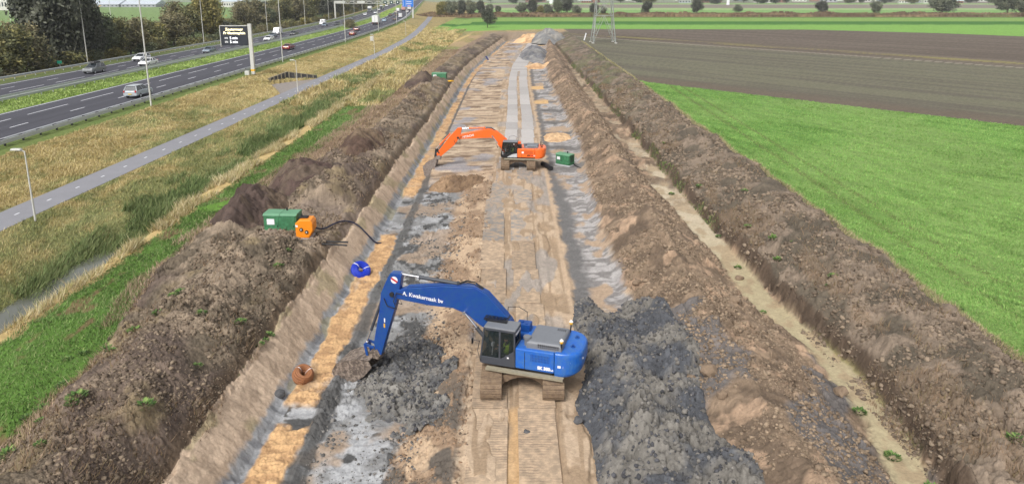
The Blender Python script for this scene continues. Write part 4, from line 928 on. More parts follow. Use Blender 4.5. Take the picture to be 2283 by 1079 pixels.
# ---------------------------------------------------------------- vehicles
def carpaint(n, c): return mat(n, c, .3, coat=.6, noise=.03)
M_tyre = mat('tyre', (.015, .015, .016), .8); M_head = mat('headlamp', (.9, .9, .88), .2); M_tail = mat('tail_lamp', (.45, .01, .01), .3); M_plate = mat('number_plate', (.75, .5, .03), .5)
def wheels(root, xs, y, r, w=.22):
    for x in xs:
        for s in (-1, 1):
            t = MB(); t.tube([(x, s*y-w/2, r), (x, s*y+w/2, r)], r, 14); to = t.build('wheel', M_tyre, root)
            t = MB(); t.tube([(x, s*(y+w/2), r), (x, s*(y+w/2+.012), r)], r*.62, 10); t.build('rim', M_galv, to)
SHAPES = {   # body outline and glasshouse outline (x forward), width
 'hatch': (4.2, 1.78, [(-2.1, .3), (-2.12, .75), (-2.0, .95), (1.0, .98), (1.85, .82), (2.08, .6), (2.1, .3)], [(-1.95, .93), (-1.75, 1.42), (-1.3, 1.5), (.1, 1.48), (.95, .95)]),
 'suv': (4.6, 1.9, [(-2.3, .36), (-2.33, .9), (-2.2, 1.08), (1.1, 1.1), (2.05, .98), (2.28, .7), (2.3, .36)], [(-2.2, 1.06), (-1.85, 1.62), (-1.4, 1.70), (.1, 1.68), (1.05, 1.08)]),
 'wagon': (4.7, 1.84, [(-2.35, .3), (-2.36, .8), (-2.25, .96), (1.0, .98), (2.05, .84), (2.33, .6), (2.35, .3)], [(-2.25, .93), (-1.85, 1.44), (-1.4, 1.49), (.0, 1.47), (.95, .95)]),
 'sedan': (4.7, 1.84, [(-2.35, .3), (-2.36, .75), (-2.25, 1.0), (-1.6, 1.02), (1.0, .97), (2.05, .82), (2.33, .58), (2.35, .3)], [(-1.75, .97), (-1.05, 1.40), (-.6, 1.45), (.1, 1.43), (1.0, .94)]),
 'van': (5.2, 2.0, [(-2.6, .35), (-2.6, 1.1), (-2.55, 1.2), (1.3, 1.2), (2.3, 1.0), (2.58, .75), (2.6, .35)], [(-2.6, 1.15), (-2.55, 2.3), (-2.3, 2.38), (.9, 2.36), (1.6, 1.15)]),
}
def car(kind, paint, label, loc, rz, roofbox=False, cat='car', grp=None):
    Lc, w, body, gh = SHAPES[kind]; r = empty('parked_car' if 0 else ('van' if kind == 'van' else 'car'), loc, rz, label, cat, grp); hw2 = w/2
    b = MB(); n = len(body); rings = []
    for y, i in ((-hw2, .06), (-hw2+.1, 0), (hw2-.1, 0), (hw2, .06)):
        rings.append([(x*(1-i*.5), y, z-(i if z > .5 else -i)) for x, z in body])
    b.rings(rings, sm=False); bo = b.build('body', paint, r, .05)
    cx = sum(p[0] for p in gh)/len(gh); rings = []
    t = hw2-.05; tt = hw2-.26
    V = [(x, s*(t if z < 1.2 and kind != 'van' or z < 1.3 else (tt if kind != 'van' else t-.06)), z) for s in (-1, 1) for x, z in gh]; n = len(gh)
    g = MB(); g.add(V, [(i, (i+1) % n, n+(i+1) % n, n+i) for i in range(n)]+[tuple(range(n))[::-1], tuple(range(n, 2*n))]); g.build('windows', M_cglass if kind != 'van' else paint, r, .03)
    top = [p for p in gh if p[1] > 1.3]; x0, x1 = top[0][0], top[-1][0]; z = top[1][1]
    if kind != 'van':
        g = MB(); g.prism([(x0-.05, -tt+.0), (x1+.08, -tt+.02), (x1+.08, tt-.02), (x0-.05, tt-.0)], z-.05, z+.03, 'z')
        for s in (-1, 1):
            g.beam((gh[0][0]+.02, s*t, gh[0][1]), (gh[1][0]+.0, s*tt, gh[1][1]), .09, .09); g.beam((gh[-1][0], s*t, gh[-1][1]), (gh[-2][0], s*tt, gh[-2][1]), .07, .07); g.beam(((gh[0][0]+gh[-1][0])/2+.1, s*(t+.01), gh[0][1]), ((x0+x1)/2+.05, s*(tt+.01), z), .08, .05)
        g.build('roof', paint, r, .02)
    else:
        g = MB(); g.prism([(1.62, 1.25), (1.02, 2.25), (1.0, 2.2), (1.58, 1.22)], -t+.15, t-.15); g.build('windscreen', M_cglass, r)
        for s in (-1, 1): g = MB(); g.box((.85, s*(t-.02), 1.65), (.8, .05, .5)); g.build('side_window', M_cglass, r)
    wheels(r, (-Lc*.29, Lc*.30), hw2-.1, .33)
    for s in (-1, 1):
        l = MB(); l.box((body[-3][0]-.02, s*(hw2-.28), body[-3][1]-.12), (.2, .34, .13)); l.build('headlight', M_head, r, .02)
        l = MB(); l.box((body[1][0]+.02, s*(hw2-.16), body[2][1]-.12), (.1, .2, .26)); l.build('tail_light', M_tail, r, .02)
        l = MB(); l.box((gh[-1][0]-.1, s*(hw2+.06), gh[-1][1]+.04), (.1, .16, .1)); l.build('wing_mirror', paint, r)
    l = MB(); l.box((body[1][0]-.02, 0, .62), (.03, .5, .12)); l.build('number_plate', M_plate, r)
    l = MB(); l.box((body[-1][0]-.0, 0, .42), (.06, w*.8, .16)); l.build('grille', M_dark, r)
    if roofbox: l = MB(); l.box((-.5, 0, z+.22), (2.0, .95, .3), None, .9); l.build('roof_box', M_cabblack, r, .08)
    return r
LN = {'a': -52.5, 'b': -56.4, 'c': -59.9, 'x': -72.3, 'y': -75.5, 'z': -78.8}
def lanepos(px, py, lane):
    p = at(px, py, 2.4); y = p.y; X = LN[lane]+float(HW(y))
    # slide along the lane to the seen column
    lo, hi = 40., 1100.
    u = (px-CXP)/FPX
    for _ in range(40):
        m = (lo+hi)/2; xx = LN[lane]+float(HW(m)); zc = m*_c-(2.4-CAMH)*_s
        if xx/zc < u: lo = m
        else: hi = m
    y = (lo+hi)/2 if abs((lo+hi)/2-p.y) < .3*p.y else p.y
    X = LN[lane]+float(HW(y)); dx = float(HW(y+4)-HW(y)); rz = math.pi/2+math.atan2(-dx, 4)
    return Vector((X, y, 2.385)), rz
PT = dict(silver=carpaint('silver_paint', (.40, .44, .47)), white=carpaint('white_paint', (.80, .81, .83)), greyblue=carpaint('greyblue_paint', (.13, .17, .22)), dark=carpaint('dark_paint', (.03, .032, .036)), grey=carpaint('grey_paint', (.16, .17, .18)),
    red=carpaint('dark_red_paint', (.22, .012, .015)), lred=carpaint('greyred_paint', (.22, .08, .08)), lblue=carpaint('lightblue_paint', (.35, .52, .66)), beige=carpaint('beige_paint', (.45, .42, .36)))
CARS = [  # kind, paint, px, py, lane, label
 ('suv', 'silver', 310, 201, 'a', 'silver SUV driving away in the near carriageway, nearest car of all', 0),
 ('suv', 'grey', 211, 151, 'y', 'dark silver SUV with a black roof box on the far carriageway', 1),
 ('wagon', 'white', 316, 134, 'z', 'white estate car on the far carriageway, behind the other white one', 0),
 ('sedan', 'white', 331, 139, 'x', 'white saloon nearest the median, beside the white estate car', 0),
 ('hatch', 'greyblue', 467, 111, 'x', 'grey-blue hatchback on the far carriageway left of the dark matrix sign', 0),
 ('sedan', 'white', 600, 86, 'x', 'white saloon on the far carriageway right of the dark matrix sign', 0),
 ('hatch', 'greyblue', 608, 79, 'y', 'grey hatchback hidden behind the white saloon by the matrix sign', 0),
 ('van', 'white', 619, 76, 'z', 'white van on the outer lane of the far carriageway', 0),
 ('sedan', 'dark', 656, 73, 'x', 'dark saloon following the white van on the far carriageway', 0),
 ('sedan', 'red', 644, 110, 'b', 'dark red-brown saloon on the near carriageway right of the sign post', 0),
 ('van', 'white', 720, 53, 'z', 'white van on the far carriageway beside a grey car, left of the gantry', 0),
 ('hatch', 'greyblue', 724, 58, 'y', 'grey car beside the white van left of the gantry', 0),
 ('sedan', 'dark', 752, 51, 'x', 'dark car behind the brown median bush', 0),
 ('hatch', 'red', 787, 81, 'a', 'bright dark-red hatchback on the near carriageway', 0),
 ('sedan', 'lred', 796, 68, 'b', 'greyish red car ahead of the dark-red hatchback', 0),
 ('sedan', 'grey', 785, 41, 'y', 'grey car with lit-looking lamps on the far carriageway below the gantry', 0),
 ('hatch', 'white', 814, 35, 'y', 'white car beside the oncoming truck', 0),
 ('sedan', 'lblue', 857, 48, 'b', 'light blue car in front of the white box truck', 0),
 ('hatch', 'dark', 870, 40, 'c', 'dark car on the inner near lane ahead of the box truck', 0),
 ('hatch', 'dark', 880, 48, 'a', 'dark car right of the light blue one', 0),
 ('hatch', 'dark', 884, 35, 'b', 'dark car far on the near carriageway, behind the signal gantry', 0),
 ('van', 'white', 893, 42, 'a', 'white van in the distance left of the blue sign post', 0),
 ('sedan', 'white', 837, 29, 'x', 'white car on the far carriageway behind the oncoming truck', 0),
 ('sedan', 'white', 852, 28, 'y', 'second white car behind the oncoming truck', 0),
 ('van', 'white', 862, 25, 'z', 'white van far off under the signal gantry', 0),
 ('wagon', 'white', 876, 24, 'y', 'white estate car far off under the signal gantry', 0),
 ('sedan', 'beige', 902, 29, 'c', 'beige car far off on the inner near lane', 0),
 ('sedan', 'dark', 907, 30, 'b', 'dark car far off beside the beige one', 0),
 ('van', 'white', 912, 26, 'c', 'white van far off right of the beige car', 0),
 ('hatch', 'dark', 917, 29, 'a', 'dark car far off by the blue sign post', 0),
 ('hatch', 'white', 928, 28, 'a', 'white car far off right of the blue sign post', 0),
]
for kind, pc, px, py, ln, lab, rb in CARS:
    p, rz = lanepos(px, py, ln)
    if ln in 'xyz': rz += math.pi
    car(kind, PT[pc], lab, p, rz, bool(rb), 'van' if kind == 'van' else 'car', 'traffic on the motorway')
def truck(label, px, py, ln, boxm, cabm, Lb=7.5, Hb=2.6):
    p, rz = lanepos(px, py, ln); 
    if ln in 'xyz': rz += math.pi
    r = empty('truck', p, rz, label, 'truck', 'traffic on the motorway')
    b = MB(); b.box((-Lb/2+.8, 0, 1.1+Hb/2), (Lb, 2.45, Hb)); bo = b.build('cargo_box', boxm, r, .04)
    d = MB()
    d.box((-Lb+.78, 0, 1.1+Hb/2), (.04, .06, Hb*.92)); d.build('door_seam', M_dark, bo)
    d = MB(); d.box((-Lb/2+.8, 0, .92), (Lb, 2.3, .3)); d.box((-Lb+.85, 0, .55), (.15, 2.3, .3)); d.build('chassis', M_dark, r)
    c = MB(); c.prism([(.95, .6), (2.75, .6), (2.85, 1.6), (2.6, 2.75), (1.2, 2.85), (.95, 2.7)], -1.18, 1.18); c.build('cab', cabm, r, .08)
    g = MB(); g.prism([(2.86, 1.6), (2.64, 2.55), (2.6, 2.5), (2.8, 1.58)], -1.05, 1.05); g.build('windscreen', M_cglass, r)
    wheels(r, (-Lb+2.2, -Lb+3.4, 1.9), 1.05, .48, .3)
    for s in (-1, 1):
        l = MB(); l.box((2.84, s*.9, .9), (.08, .4, .2)); l.build('headlight', M_head, r); l = MB(); l.box((-Lb+.76, s*.95, .75), (.05, .35, .16)); l.build('tail_light', M_tail, r)
M_box = mat('box_white', (.74, .74, .72), .6, noise=.06, nscale=1.5)
truck('white box truck driving away on the near carriageway', 840, 63, 'b', M_box, PT['white'], 6.8, 2.7)
truck('oncoming truck with white trailer and dark cab on the far carriageway', 824, 31, 'z', M_box, PT['grey'], 9, 2.8)
truck('distant truck with pale red trailer beyond the blue sign', 936, 25, 'b', mat('pale_red', (.55, .3, .26), .6), PT['red'], 9, 2.8)
truck('distant truck with blue-grey cab farthest along the near carriageway', 948, 24, 'a', M_box, PT['lblue'], 9, 2.8)
truck('dark coach far off on the far carriageway', 892, 22, 'y', PT['white'], PT['dark'], 9, 2.3)

# ---------------------------------------------------------------- lamp posts, signs, gantry
M_post = mat('post_grey', L(206, 206, 200), .5, noise=.06)
def lamppost(name, label, x, y, z, h, arms, grp, w=.11):
    r = empty(name, (x, y, z), 0, label, 'lamp post', grp)
    t = MB(); t.tube([(0, 0, 0), (0, 0, h)], w, 10, r2=w*.6); t.build('pole', M_post, r)
    for s in arms:
        t = MB(); t.tube([(0, 0, h-.02), (s*.5, 0, h+.06), (s*(1.2 if h > 8 else .35), 0, h+.1)], w*.5, 6); t.build('arm', M_post, r)
        t = MB(); t.box((s*((1.7 if h > 8 else .55)), 0, h+.12), (.9 if h > 8 else .75, .3, .13), None, .85); t.build('lamp_head', M_post, r, .03)
    return r
nm = ['nearest', 'second', 'third', 'fourth', 'fifth', 'sixth', 'seventh', 'eighth', 'ninth', 'tenth', 'eleventh', 'twelfth']
for k in range(8):
    y = 91.5+57.6*k; x = -46.9+float(HW(y))-(1.0 if k else 0)
    lamppost('street_lamp', '%s tall grey lamp post along the near guardrail, counted from the camera' % nm[k], x, y, 2.0 if k == 0 else 2.2, 15.5, (-1,), 'tall lamp posts along the near carriageway')
for k in range(8):
    y = 149+57.6*k; x = -88.6+float(HW(y))
    lamppost('street_lamp', '%s tall grey lamp post before the trees beyond the far carriageway' % nm[k], x, y, 1.9, 15.5, (1,), 'tall lamp posts before the trees')
for k, (px, py) in enumerate(((79, 491), (664, 206), (835, 123), (905, 80))):
    p = at(px, py, 1.2); lamppost('path_lamp', '%s short lamp post with a flat head beside the cycle path' % nm[k], p.x, p.y, 1.15, 5.0, (-1,), 'short lamp posts along the cycle path', .07)
# matrix sign
M_screen = mat('sign_screen', (.022, .026, .035), .4); M_ltxt = mat('lit_text', (.9, .85, .6), .5, emit=(1, .85, .45, 1.1)); M_ltxt2 = mat('lit_text_white', (.9, .9, .9), .5, emit=(.9, .92, 1, .7))
Ys = 127.; q0, q1 = atY(491, 59, Ys), atY(554, 102, Ys); pb = atY(565, 165, Ys)
sg = empty('matrix_sign', (pb.x, Ys, pb.z-.1), 0, 'dark matrix travel-time sign on a white post beside the near carriageway', 'sign')
lx0, lx1, lz0, lz1 = q0.x-pb.x, q1.x-pb.x, q1.z-pb.z+.1, q0.z-pb.z+.1
t = MB(); t.box((0, 0, (lz1+.4)/2), (.62, .5, lz1+.4)); t.build('post', M_post, sg, .04)
t = MB(); t.box((0, 0, .75), (.64, .52, .35)); t.build('yellow_band', M_yel, sg)
t = MB(); t.box(((lx0+lx1)/2, 0, (lz0+lz1)/2), (lx1-lx0, .4, lz1-lz0)); t.build('panel', M_screen, sg, .03)
t = MB(); t.box(((lx0+lx1)/2, -.05, lz1+.06), (lx1-lx0+.1, .5, .12)); t.box((lx0-.05, -.05, (lz0+lz1)/2-.05), (.1, .5, lz1-lz0+.3)); t.build('panel_frame', M_post, sg)
cxp = (lx0+lx1)/2; hh = lz1-lz0
text('lettering', 'Zoetermeer', .62, M_ltxt, sg, (cxp+.1, -.21, lz1-.17*hh), ax='F', bold=.012)
text('lettering', 'Pr Maximaplein', .62, M_ltxt, sg, (cxp+.1, -.21, lz1-.36*hh), ax='F', bold=.012)
for k in (.62, .82):
    text('lettering', '5 min', .62, M_ltxt2, sg, (cxp-.1, -.21, lz1-k*hh), ax='F', bold=.012)
    t = MB()
    for j in range(3): t.box((lx0+.95+.2*j-.2, -.21, lz1-k*hh+.03*(j % 2)), (.13, .02, .3))
    t.build('pictogram', mat('dim_text', (.5, .5, .5), .5, emit=(.6, .6, .6, .3)), sg)
# control cabinet and kilometre board
p = at(552, 170, 2.1); tag(MB().box((p.x, p.y, 2.5), (.75, .6, 1.0)).build('control_cabinet', M_post, None, .03), 'small white control cabinet at the foot of the matrix sign', 'cabinet')
p = at(125, 152, 2.2); r = empty('kilometre_board', (p.x+.8, p.y, 2.0), 0, 'small green kilometre board behind the farthest guardrail', 'sign')
MB().box((0, 0, 1.3), (.9, .05, .55)).build('board', mat('sign_green', (.02, .3, .2), .5), r); MB().box((0, .04, .6), (.07, .05, 1.2)).build('post', M_galv, r)
p = at(829, 92, 1.9); tag(MB().box((p.x, p.y, 2.6), (.9, .5, 1.5)).build('switch_box', M_post, None, .03), 'pale switch box on the slope below the guardrail', 'cabinet')
# gantry
Yg = 400.; gl_, gr_ = at(748, 39, 2.3), at(921, 43, 2.3); Yg = (gl_.y+gr_.y)/2
gl_ = atY(748, 41, Yg); gr_ = atY(921, 42, Yg); bz = atY(800, 4, Yg).z; bz2 = atY(800, 8.5, Yg).z
g = empty('sign_gantry', ((gl_.x+gr_.x)/2, Yg, 2.2), 0, 'white lattice gantry with green signals spanning the motorway', 'gantry'); ox = (gl_.x+gr_.x)/2
for x in (gl_.x-ox, gr_.x-ox): MB().box((x, 0, (bz-2.2)/2), (.7, .7, bz-2.2)).build('gantry_post', M_post, g)
t = MB(); w0, w1 = gl_.x-ox, gr_.x-ox; za, zb = bz2-2.2, bz-2.2+.2
for yy in (-.5, .5):
    t.beam((w0, yy, za), (w1, yy, za), .2); t.beam((w0, yy, zb), (w1, yy, zb), .2)
    n = 18
    for k in range(n):
        xa, xb = w0+(w1-w0)*k/n, w0+(w1-w0)*(k+1)/n; t.beam((xa, yy, za if k % 2 else zb), (xb, yy, zb if k % 2 else za), .13)
t.build('lattice_beam', M_post, g)
t = MB(); t.box((w0+(w1-w0)*.07, -.6, (za+zb)/2), ((w1-w0)*.13, .1, zb-za)); t.build('back_panel', M_post, g)
t = MB(); t.box((w0+(w1-w0)*.34, -.6, (za+zb)/2), ((w1-w0)*.10, .1, zb-za)); t.build('back_panel', M_post, g)
for px in (859, 873, 887):
    c = atY(px, 6, Yg); s_ = MB(); s_.box((c.x-ox, -.75, c.z-2.2), (1.75, .25, 1.75)); so2 = s_.build('lane_signal', mat('signal_green', (.01, .045, .035), .5), g)
    MB().box((c.x-ox, -.89, c.z-2.2), (.35, .05, .5)).build('lit_symbol', M_ltxt2, so2)
a, b_ = atY(897, 0, Yg-1), atY(922, 16, Yg-1); zt = a.z+2.5
bl = empty('route_sign', ((a.x+b_.x)/2, Yg-1.2, 2.2), 0, 'large blue route sign hanging over the near carriageway at the gantry post', 'sign')
MB().box((0, 0, (zt+b_.z)/2-2.2), (b_.x-a.x, .15, zt-b_.z)).build('board', mat('sign_blue', (.01, .16, .62), .5), bl, .02)
t = MB(); wv = b_.x-a.x
for zz, ww in ((.25, .5), (.42, .45), (.6, .5)): t.box((.1*wv, -.09, b_.z+(zt-b_.z)*zz-2.2), (wv*ww, .02, .28))
t.build('lettering_lines', M_lite, bl)
t = MB(); t.box((-wv*.42, -.09, (zt+b_.z)/2-2.2), (.12, .02, (zt-b_.z)*.9)); t.build('white_border', M_lite, bl)
MB().box((wv*.1, -.09, b_.z+.5-2.2), (wv*.3, .02, .45)).build('pale_patch', mat('sign_pink', (.6, .35, .4), .5), bl)

# ---------------------------------------------------------------- sunken wall pocket beside the path
a, b_, c_ = WALLC; wr = empty('retaining_wall', (b_.x, b_.y, 1.0), 0, 'dark wooden retaining wall of a sunken pocket cut in the slope beside the cycle path', 'retaining wall')
M_wood = mat('dark_wood', (.075, .075, .08), .85, noise=.3, nscale=6)
hA = atY(631, 161.5, b_.y).z-.95
for p0, p1, h0, h1 in ((a, b_, 1.15, hA), (b_, c_, hA, .75)):
    d = p1-p0; n = int(d.length/.32); m = MB()
    for k in range(n):
        q = p0+d*((k+.5)/n); h = h0+(h1-h0)*((k+.5)/n); m.box((q.x-b_.x, q.y-b_.y, h/2-.2), (d.length/n*.9, .09, h+.35), Matrix.Rotation(math.atan2(d.y, d.x), 3, 'Z'))
    m.build('plank_wall', M_wood, wr)
    m = MB()
    m.beam((p0.x-b_.x, p0.y-b_.y, h0+.02), (p1.x-b_.x, p1.y-b_.y, h1+.02), .25, .10); m.build('capping', M_rail, wr)
    for k in range(5):
        q = p0+d*((k+.3)/5); h = h0+(h1-h0)*((k+.3)/5); nn = Vector((d.y, -d.x, 0)).normalized()*.14; MB().tube([(q.x-b_.x+nn.x, q.y-b_.y+nn.y, -.1), (q.x-b_.x+nn.x, q.y-b_.y+nn.y, h)], .10, 8).build('wall_post', M_rail, wr)
V = []; pv = [(v_.x, v_.y) for v_ in PKP]
me = MB(); me.add([(x, y, 1.19) for x, y in pv], [tuple(range(len(pv)))]); tag(me.build('paved_apron', mat('old_paving', L(142, 134, 128), .9, noise=.25, nscale=2.5)), kind='structure')

# ---------------------------------------------------------------- pylon and wind turbines
def pylon(cx, cy, z, label, hs):
    r = empty('pylon', (cx, cy, z), 0, label, 'pylon')
    W_ = lambda h: np.interp(h, [0, 8.2, 14, 30, 42], [3.5, 2.62, 2.35, 1.3, .8]); lv = [0, 8.2, 14.2, 19.5, 24, 28, 32, 36, 42]
    for sx in (-1, 1):
        for sy in (-1, 1):
            m = MB()
            for h0, h1 in zip(lv[:-1], lv[1:]): m.beam((sx*W_(h0), sy*W_(h0), h0), (sx*W_(h1), sy*W_(h1), h1), .17)
            m.build('leg', M_py, r); f = MB(); f.box((sx*3.5, sy*3.5, .05), (.8, .8, .3)); f.build('footing', M_concrete, r)
    for ax in (0, 1):
        for s in (-1, 1):
            m = MB(); f = (lambda u, h: (u*W_(h), s*W_(h), h)) if ax == 0 else (lambda u, h: (s*W_(h), u*W_(h), h))
            m.beam(f(-1, 8.2), f(1, 8.2), .12); m.beam(f(-1, .0), f(0, 8.2), .11); m.beam(f(1, .0), f(0, 8.2), .11)
            for t_ in (.35, .68): m.beam(f(-1, 8.2*t_), f(-1+t_, 8.2*t_), .08); m.beam(f(1, 8.2*t_), f(1-t_, 8.2*t_), .08); m.beam(f(-1, 8.2*t_), f(-1+t_*.45+.0, 8.2*(t_-.3)+.0), .08); m.beam(f(1, 8.2*t_), f(1-t_*.45, 8.2*(t_-.3)), .08)
            for h0, h1 in zip(lv[1:-1], lv[2:]): m.beam(f(-1, h0), f(1, h1), .13); m.beam(f(1, h0), f(-1, h1), .13); m.beam(f(-1, h1), f(1, h1), .11)
            m.build('bracing', M_py, r)
    for h, w in ((24, 9), (32, 7)):
        m = MB()
        for s in (-1, 1):
            for y in (-1, 1): m.beam((0, y*W_(h), h), (s*w, 0, h+.3), .15); m.beam((0, y*W_(h+2), h+2), (s*w, 0, h+.3), .12)
        m.build('cross_arm', M_py, r)
        for s in (-1, 1): MB().tube([(s*w, 0, h+.2), (s*w, 0, h-2)], .14, 6).build('insulator', M_dark, r)
    return r
M_py = mat('pylon_steel', L(162, 168, 162), .6, metal=.2)
pylon(28.2, 222.6, 1.2, 'steel lattice pylon standing in the field beside the right bank, top out of frame', 1)
def turbine(px, py, label, h=90, rad=2.2):
    p = at(px, py, 1.2); r = empty('wind_turbine', (p.x, p.y, 1), 0, label, 'wind turbine', None)
    MB().tube([(0, 0, 0), (0, 0, h)], rad, 14, r2=rad*.55).build('tower', M_lite, r); MB().box((0, 0, h+1), (3, 8, 3)).build('nacelle', M_lite, r, .4)
    for k in range(3):
        a = .5+k*2*math.pi/3; MB().prism([(-.6, 1), (1.5, 8), (.3, 42), (0, 42), (-.7, 6)], -.2, .2).build('blade', M_lite, r).matrix_local = Matrix.Translation((0, -5, h+1)) @ Matrix.Rotation(a, 4, 'Y')
turbine(1229, 9, 'white wind turbine tower behind the willows left of the pylon', 90, 2.6)
turbine(1623, 12, 'white wind turbine tower alone in the far field right of the pylon', 80, 1.7)
mb = MB(); mb.box((0, 0, .5), (.35, .35, 3)); o = mb.build('marker_stone', M_lite, None, .05); o.location = at(1303, 88, 1.6); o.rotation_euler = (0, .25, 0); tag(o, 'pale leaning stake on the bank left of the pylon', 'stake')

# ---------------------------------------------------------------- trees, bushes
def leaves(centres, radii, n, size, cols, rng, squash=1.):
    """leaf quads in clumps spread through the crown volume; colour differs from clump to clump"""
    centres = np.array(centres, float); radii = np.array(radii, float); k = len(centres)
    w = radii**2; w /= w.sum(); pick = rng.choice(k, n//14+1, p=w)
    d = rng.normal(size=(len(pick), 3)); d /= np.linalg.norm(d, axis=1)[:, None]
    cc = centres[pick]+d*(radii[pick]*(rng.random(len(pick))**.35))[:, None]*np.array([1, 1, squash])
    tone = cols[rng.integers(0, len(cols), len(pick))]*(.6+.8*rng.random((len(pick), 1)))
    idx = np.repeat(np.arange(len(pick)), 14)
    P_ = cc[idx]+rng.normal(size=(len(idx), 3))*size*1.5
    a = rng.normal(size=(len(idx), 3)); a /= np.linalg.norm(a, axis=1)[:, None]; b = np.cross(a, rng.normal(size=(len(idx), 3))); b /= np.linalg.norm(b, axis=1)[:, None]
    sz = size*(.6+.8*rng.random((len(idx), 1)))
    V = np.stack([P_-a*sz, P_+b*sz*.55, P_+a*sz, P_-b*sz*.55], 1).reshape(-1, 3)
    c = np.repeat(tone[idx]*(.8+.4*rng.random((len(idx), 1))), 4, 0)
    return V, np.arange(len(V)).reshape(-1, 4), c
def make_tree(seed, h, w, cols, n=4200, size=.2, bush=False, name='tree', cat='tree', label='', grp=None, bare=0):
    rng = np.random.default_rng(seed); random.seed(seed)
    r = empty(name, (0, 0, 0), 0, label, cat, grp)
    cen, rad = [], []; k = 9 if not bush else 7
    for i in range(k):
        a = rng.random()*6.28; q = rng.random()**.6*w*.32; z = h*((.28 if not bush else .15)+.62*rng.random())
        f = 1-abs(z/h-.5)*.9
        cen.append((q*math.cos(a)*f, q*math.sin(a)*f, z)); rad.append(w*(.16+.14*rng.random())*f+.1*w)
    cen.append((0, 0, h*.55)); rad.append(w*.32)
    V, F, c = leaves(cen, rad, n, size, cols, rng, 1.1)
    V[:, 2] = np.clip(V[:, 2], .05, h*1.05)
    np_mesh('crown', V, F, M_leaf, c, r)
    t = MB(); tw = max(.06, w*.028)
    t.tube([(0, 0, -.3), (tw*.4, 0, h*.2), (0, tw, h*.42)], tw, 7, r2=tw*.6)
    for i in range(5):
        p = cen[i]; t.tube([(0, tw*.7, h*(.15+.04*i)), (p[0]*.5, p[1]*.5, (h*.25+p[2])/2), p], tw*.45, 5, r2=tw*.12)
    t.build('trunk', M_bark, r)
    return r
G = lambda *a: np.array([lin(*x, .9) for x in a])
KIND = {
 'dark': (G((80, 84, 68), (92, 96, 76), (112, 114, 98), (68, 72, 60)), 'dark grey-green'),
 'olive': (G((110, 112, 70), (126, 124, 80), (96, 100, 64), (140, 134, 88)), 'olive-brown'),
 'brown': (G((114, 110, 82), (126, 118, 88), (102, 100, 74), (140, 132, 100)), 'reddish brown'),
 'yellow': (G((142, 134, 76), (126, 122, 72), (154, 144, 88), (112, 112, 68)), 'yellow-olive'),
 'green': (G((98, 108, 76), (112, 120, 84), (86, 98, 70), (126, 132, 98)), 'green'),
 'willow': (G((104, 112, 86), (124, 130, 104), (86, 94, 70), (140, 144, 112)), 'grey-green'),
}
tree_proto = {}
def tree(kind, x, y, z, h, w, label, name='tree', cat='tree', grp=None, var=0, bush=False, n=None):
    key = (kind, bush, var)
    if key not in tree_proto:
        r = make_tree(len(tree_proto)*7+3, 10. if not bush else 3., 8. if not bush else 4., KIND[kind][0], n or (8000 if not bush else 2600), .26 if not bush else .16, bush, name, cat, label, grp)
        tree_proto[key] = r; src = r
    else:
        src = copy_tree(tree_proto[key]); src.name = name
    s = (w/8., w/8., h/10.) if not bush else (w/4., w/4., h/3.)
    src.location = (x, y, z); src.scale = s; src.rotation_euler = (0, 0, random.uniform(0, 6.28)); src['label'] = label; src['category'] = cat
    if grp: src['group'] = grp
    return src
random.seed(11)
# seen columns of the belt beyond the highway: photo column, distance, height, width, kind, words
BELT = [(-60, 128, 11, 11, 'olive', 'at the left edge'), (20, 131, 9.5, 10, 'olive', 'broad one in the left corner'), (62, 140, 10.2, 9, 'brown', 'right beside the big dark tree'), (100, 152, 19, 12, 'dark', 'tall and broad, above the guardrail at the left'), (150, 150, 21, 13, 'dark', 'the tallest of all, behind the first tall lamp post'),
 (192, 158, 17, 9, 'dark', 'right half of the tallest dark clump'), (226, 168, 10.5, 8, 'green', 'with a visible dark trunk above the SUV with roof box'), (258, 172, 9.5, 8, 'olive', 'above the white cars, left one'), (292, 180, 9.5, 9, 'brown', 'above the white cars, right one'), (330, 196, 8.5, 9, 'olive', 'behind the lamp post left of centre'),
 (352, 206, 6.5, 8, 'yellow', 'low and rounded, beside the guardrail'), (388, 215, 9.5, 10, 'brown', 'between two tall lamp posts'), (420, 225, 11, 9, 'olive', 'left of the tall yellow one'), (455, 236, 14, 10, 'yellow', 'tall and narrow, left of the matrix sign'), (478, 240, 13, 8, 'yellow', 'touching the matrix sign'),
 (545, 300, 11, 10, 'brown', 'above the right end of the matrix sign'), (575, 312, 12, 11, 'brown', 'behind the lamp post right of the sign'), (600, 330, 8, 9, 'green', 'low and bluish, above the white van'), (628, 345, 13.5, 12, 'olive', 'above the dark saloon'), (660, 360, 13.5, 12, 'brown', 'right of the olive one'),
 (695, 380, 14, 13, 'olive', 'left of the gantry'), (728, 400, 14, 12, 'dark', 'just left of the gantry post'), (765, 430, 15, 13, 'dark', 'just behind the gantry post'), (800, 470, 16, 14, 'olive', 'behind the lattice beam'), (832, 520, 17, 15, 'dark', 'behind the oncoming truck'), (862, 570, 17, 15, 'brown', 'behind the green signals'), (890, 640, 18, 16, 'dark', 'behind the coach'), (915, 700, 18, 17, 'olive', 'at the far end of the belt')]
for k, (px, y, h, w, kd, wd) in enumerate(BELT):
    zc = y*_c+16*_s; x = (px-CXP)/FPX*zc; x = min(x, -90.5+float(HW(y))-w*.25)
    tree(kd, x, y, .9, h, w, '%s tree beyond the motorway, %s' % (KIND[kd][1], wd), grp='trees beyond the motorway', var=k % 3)
n = 0
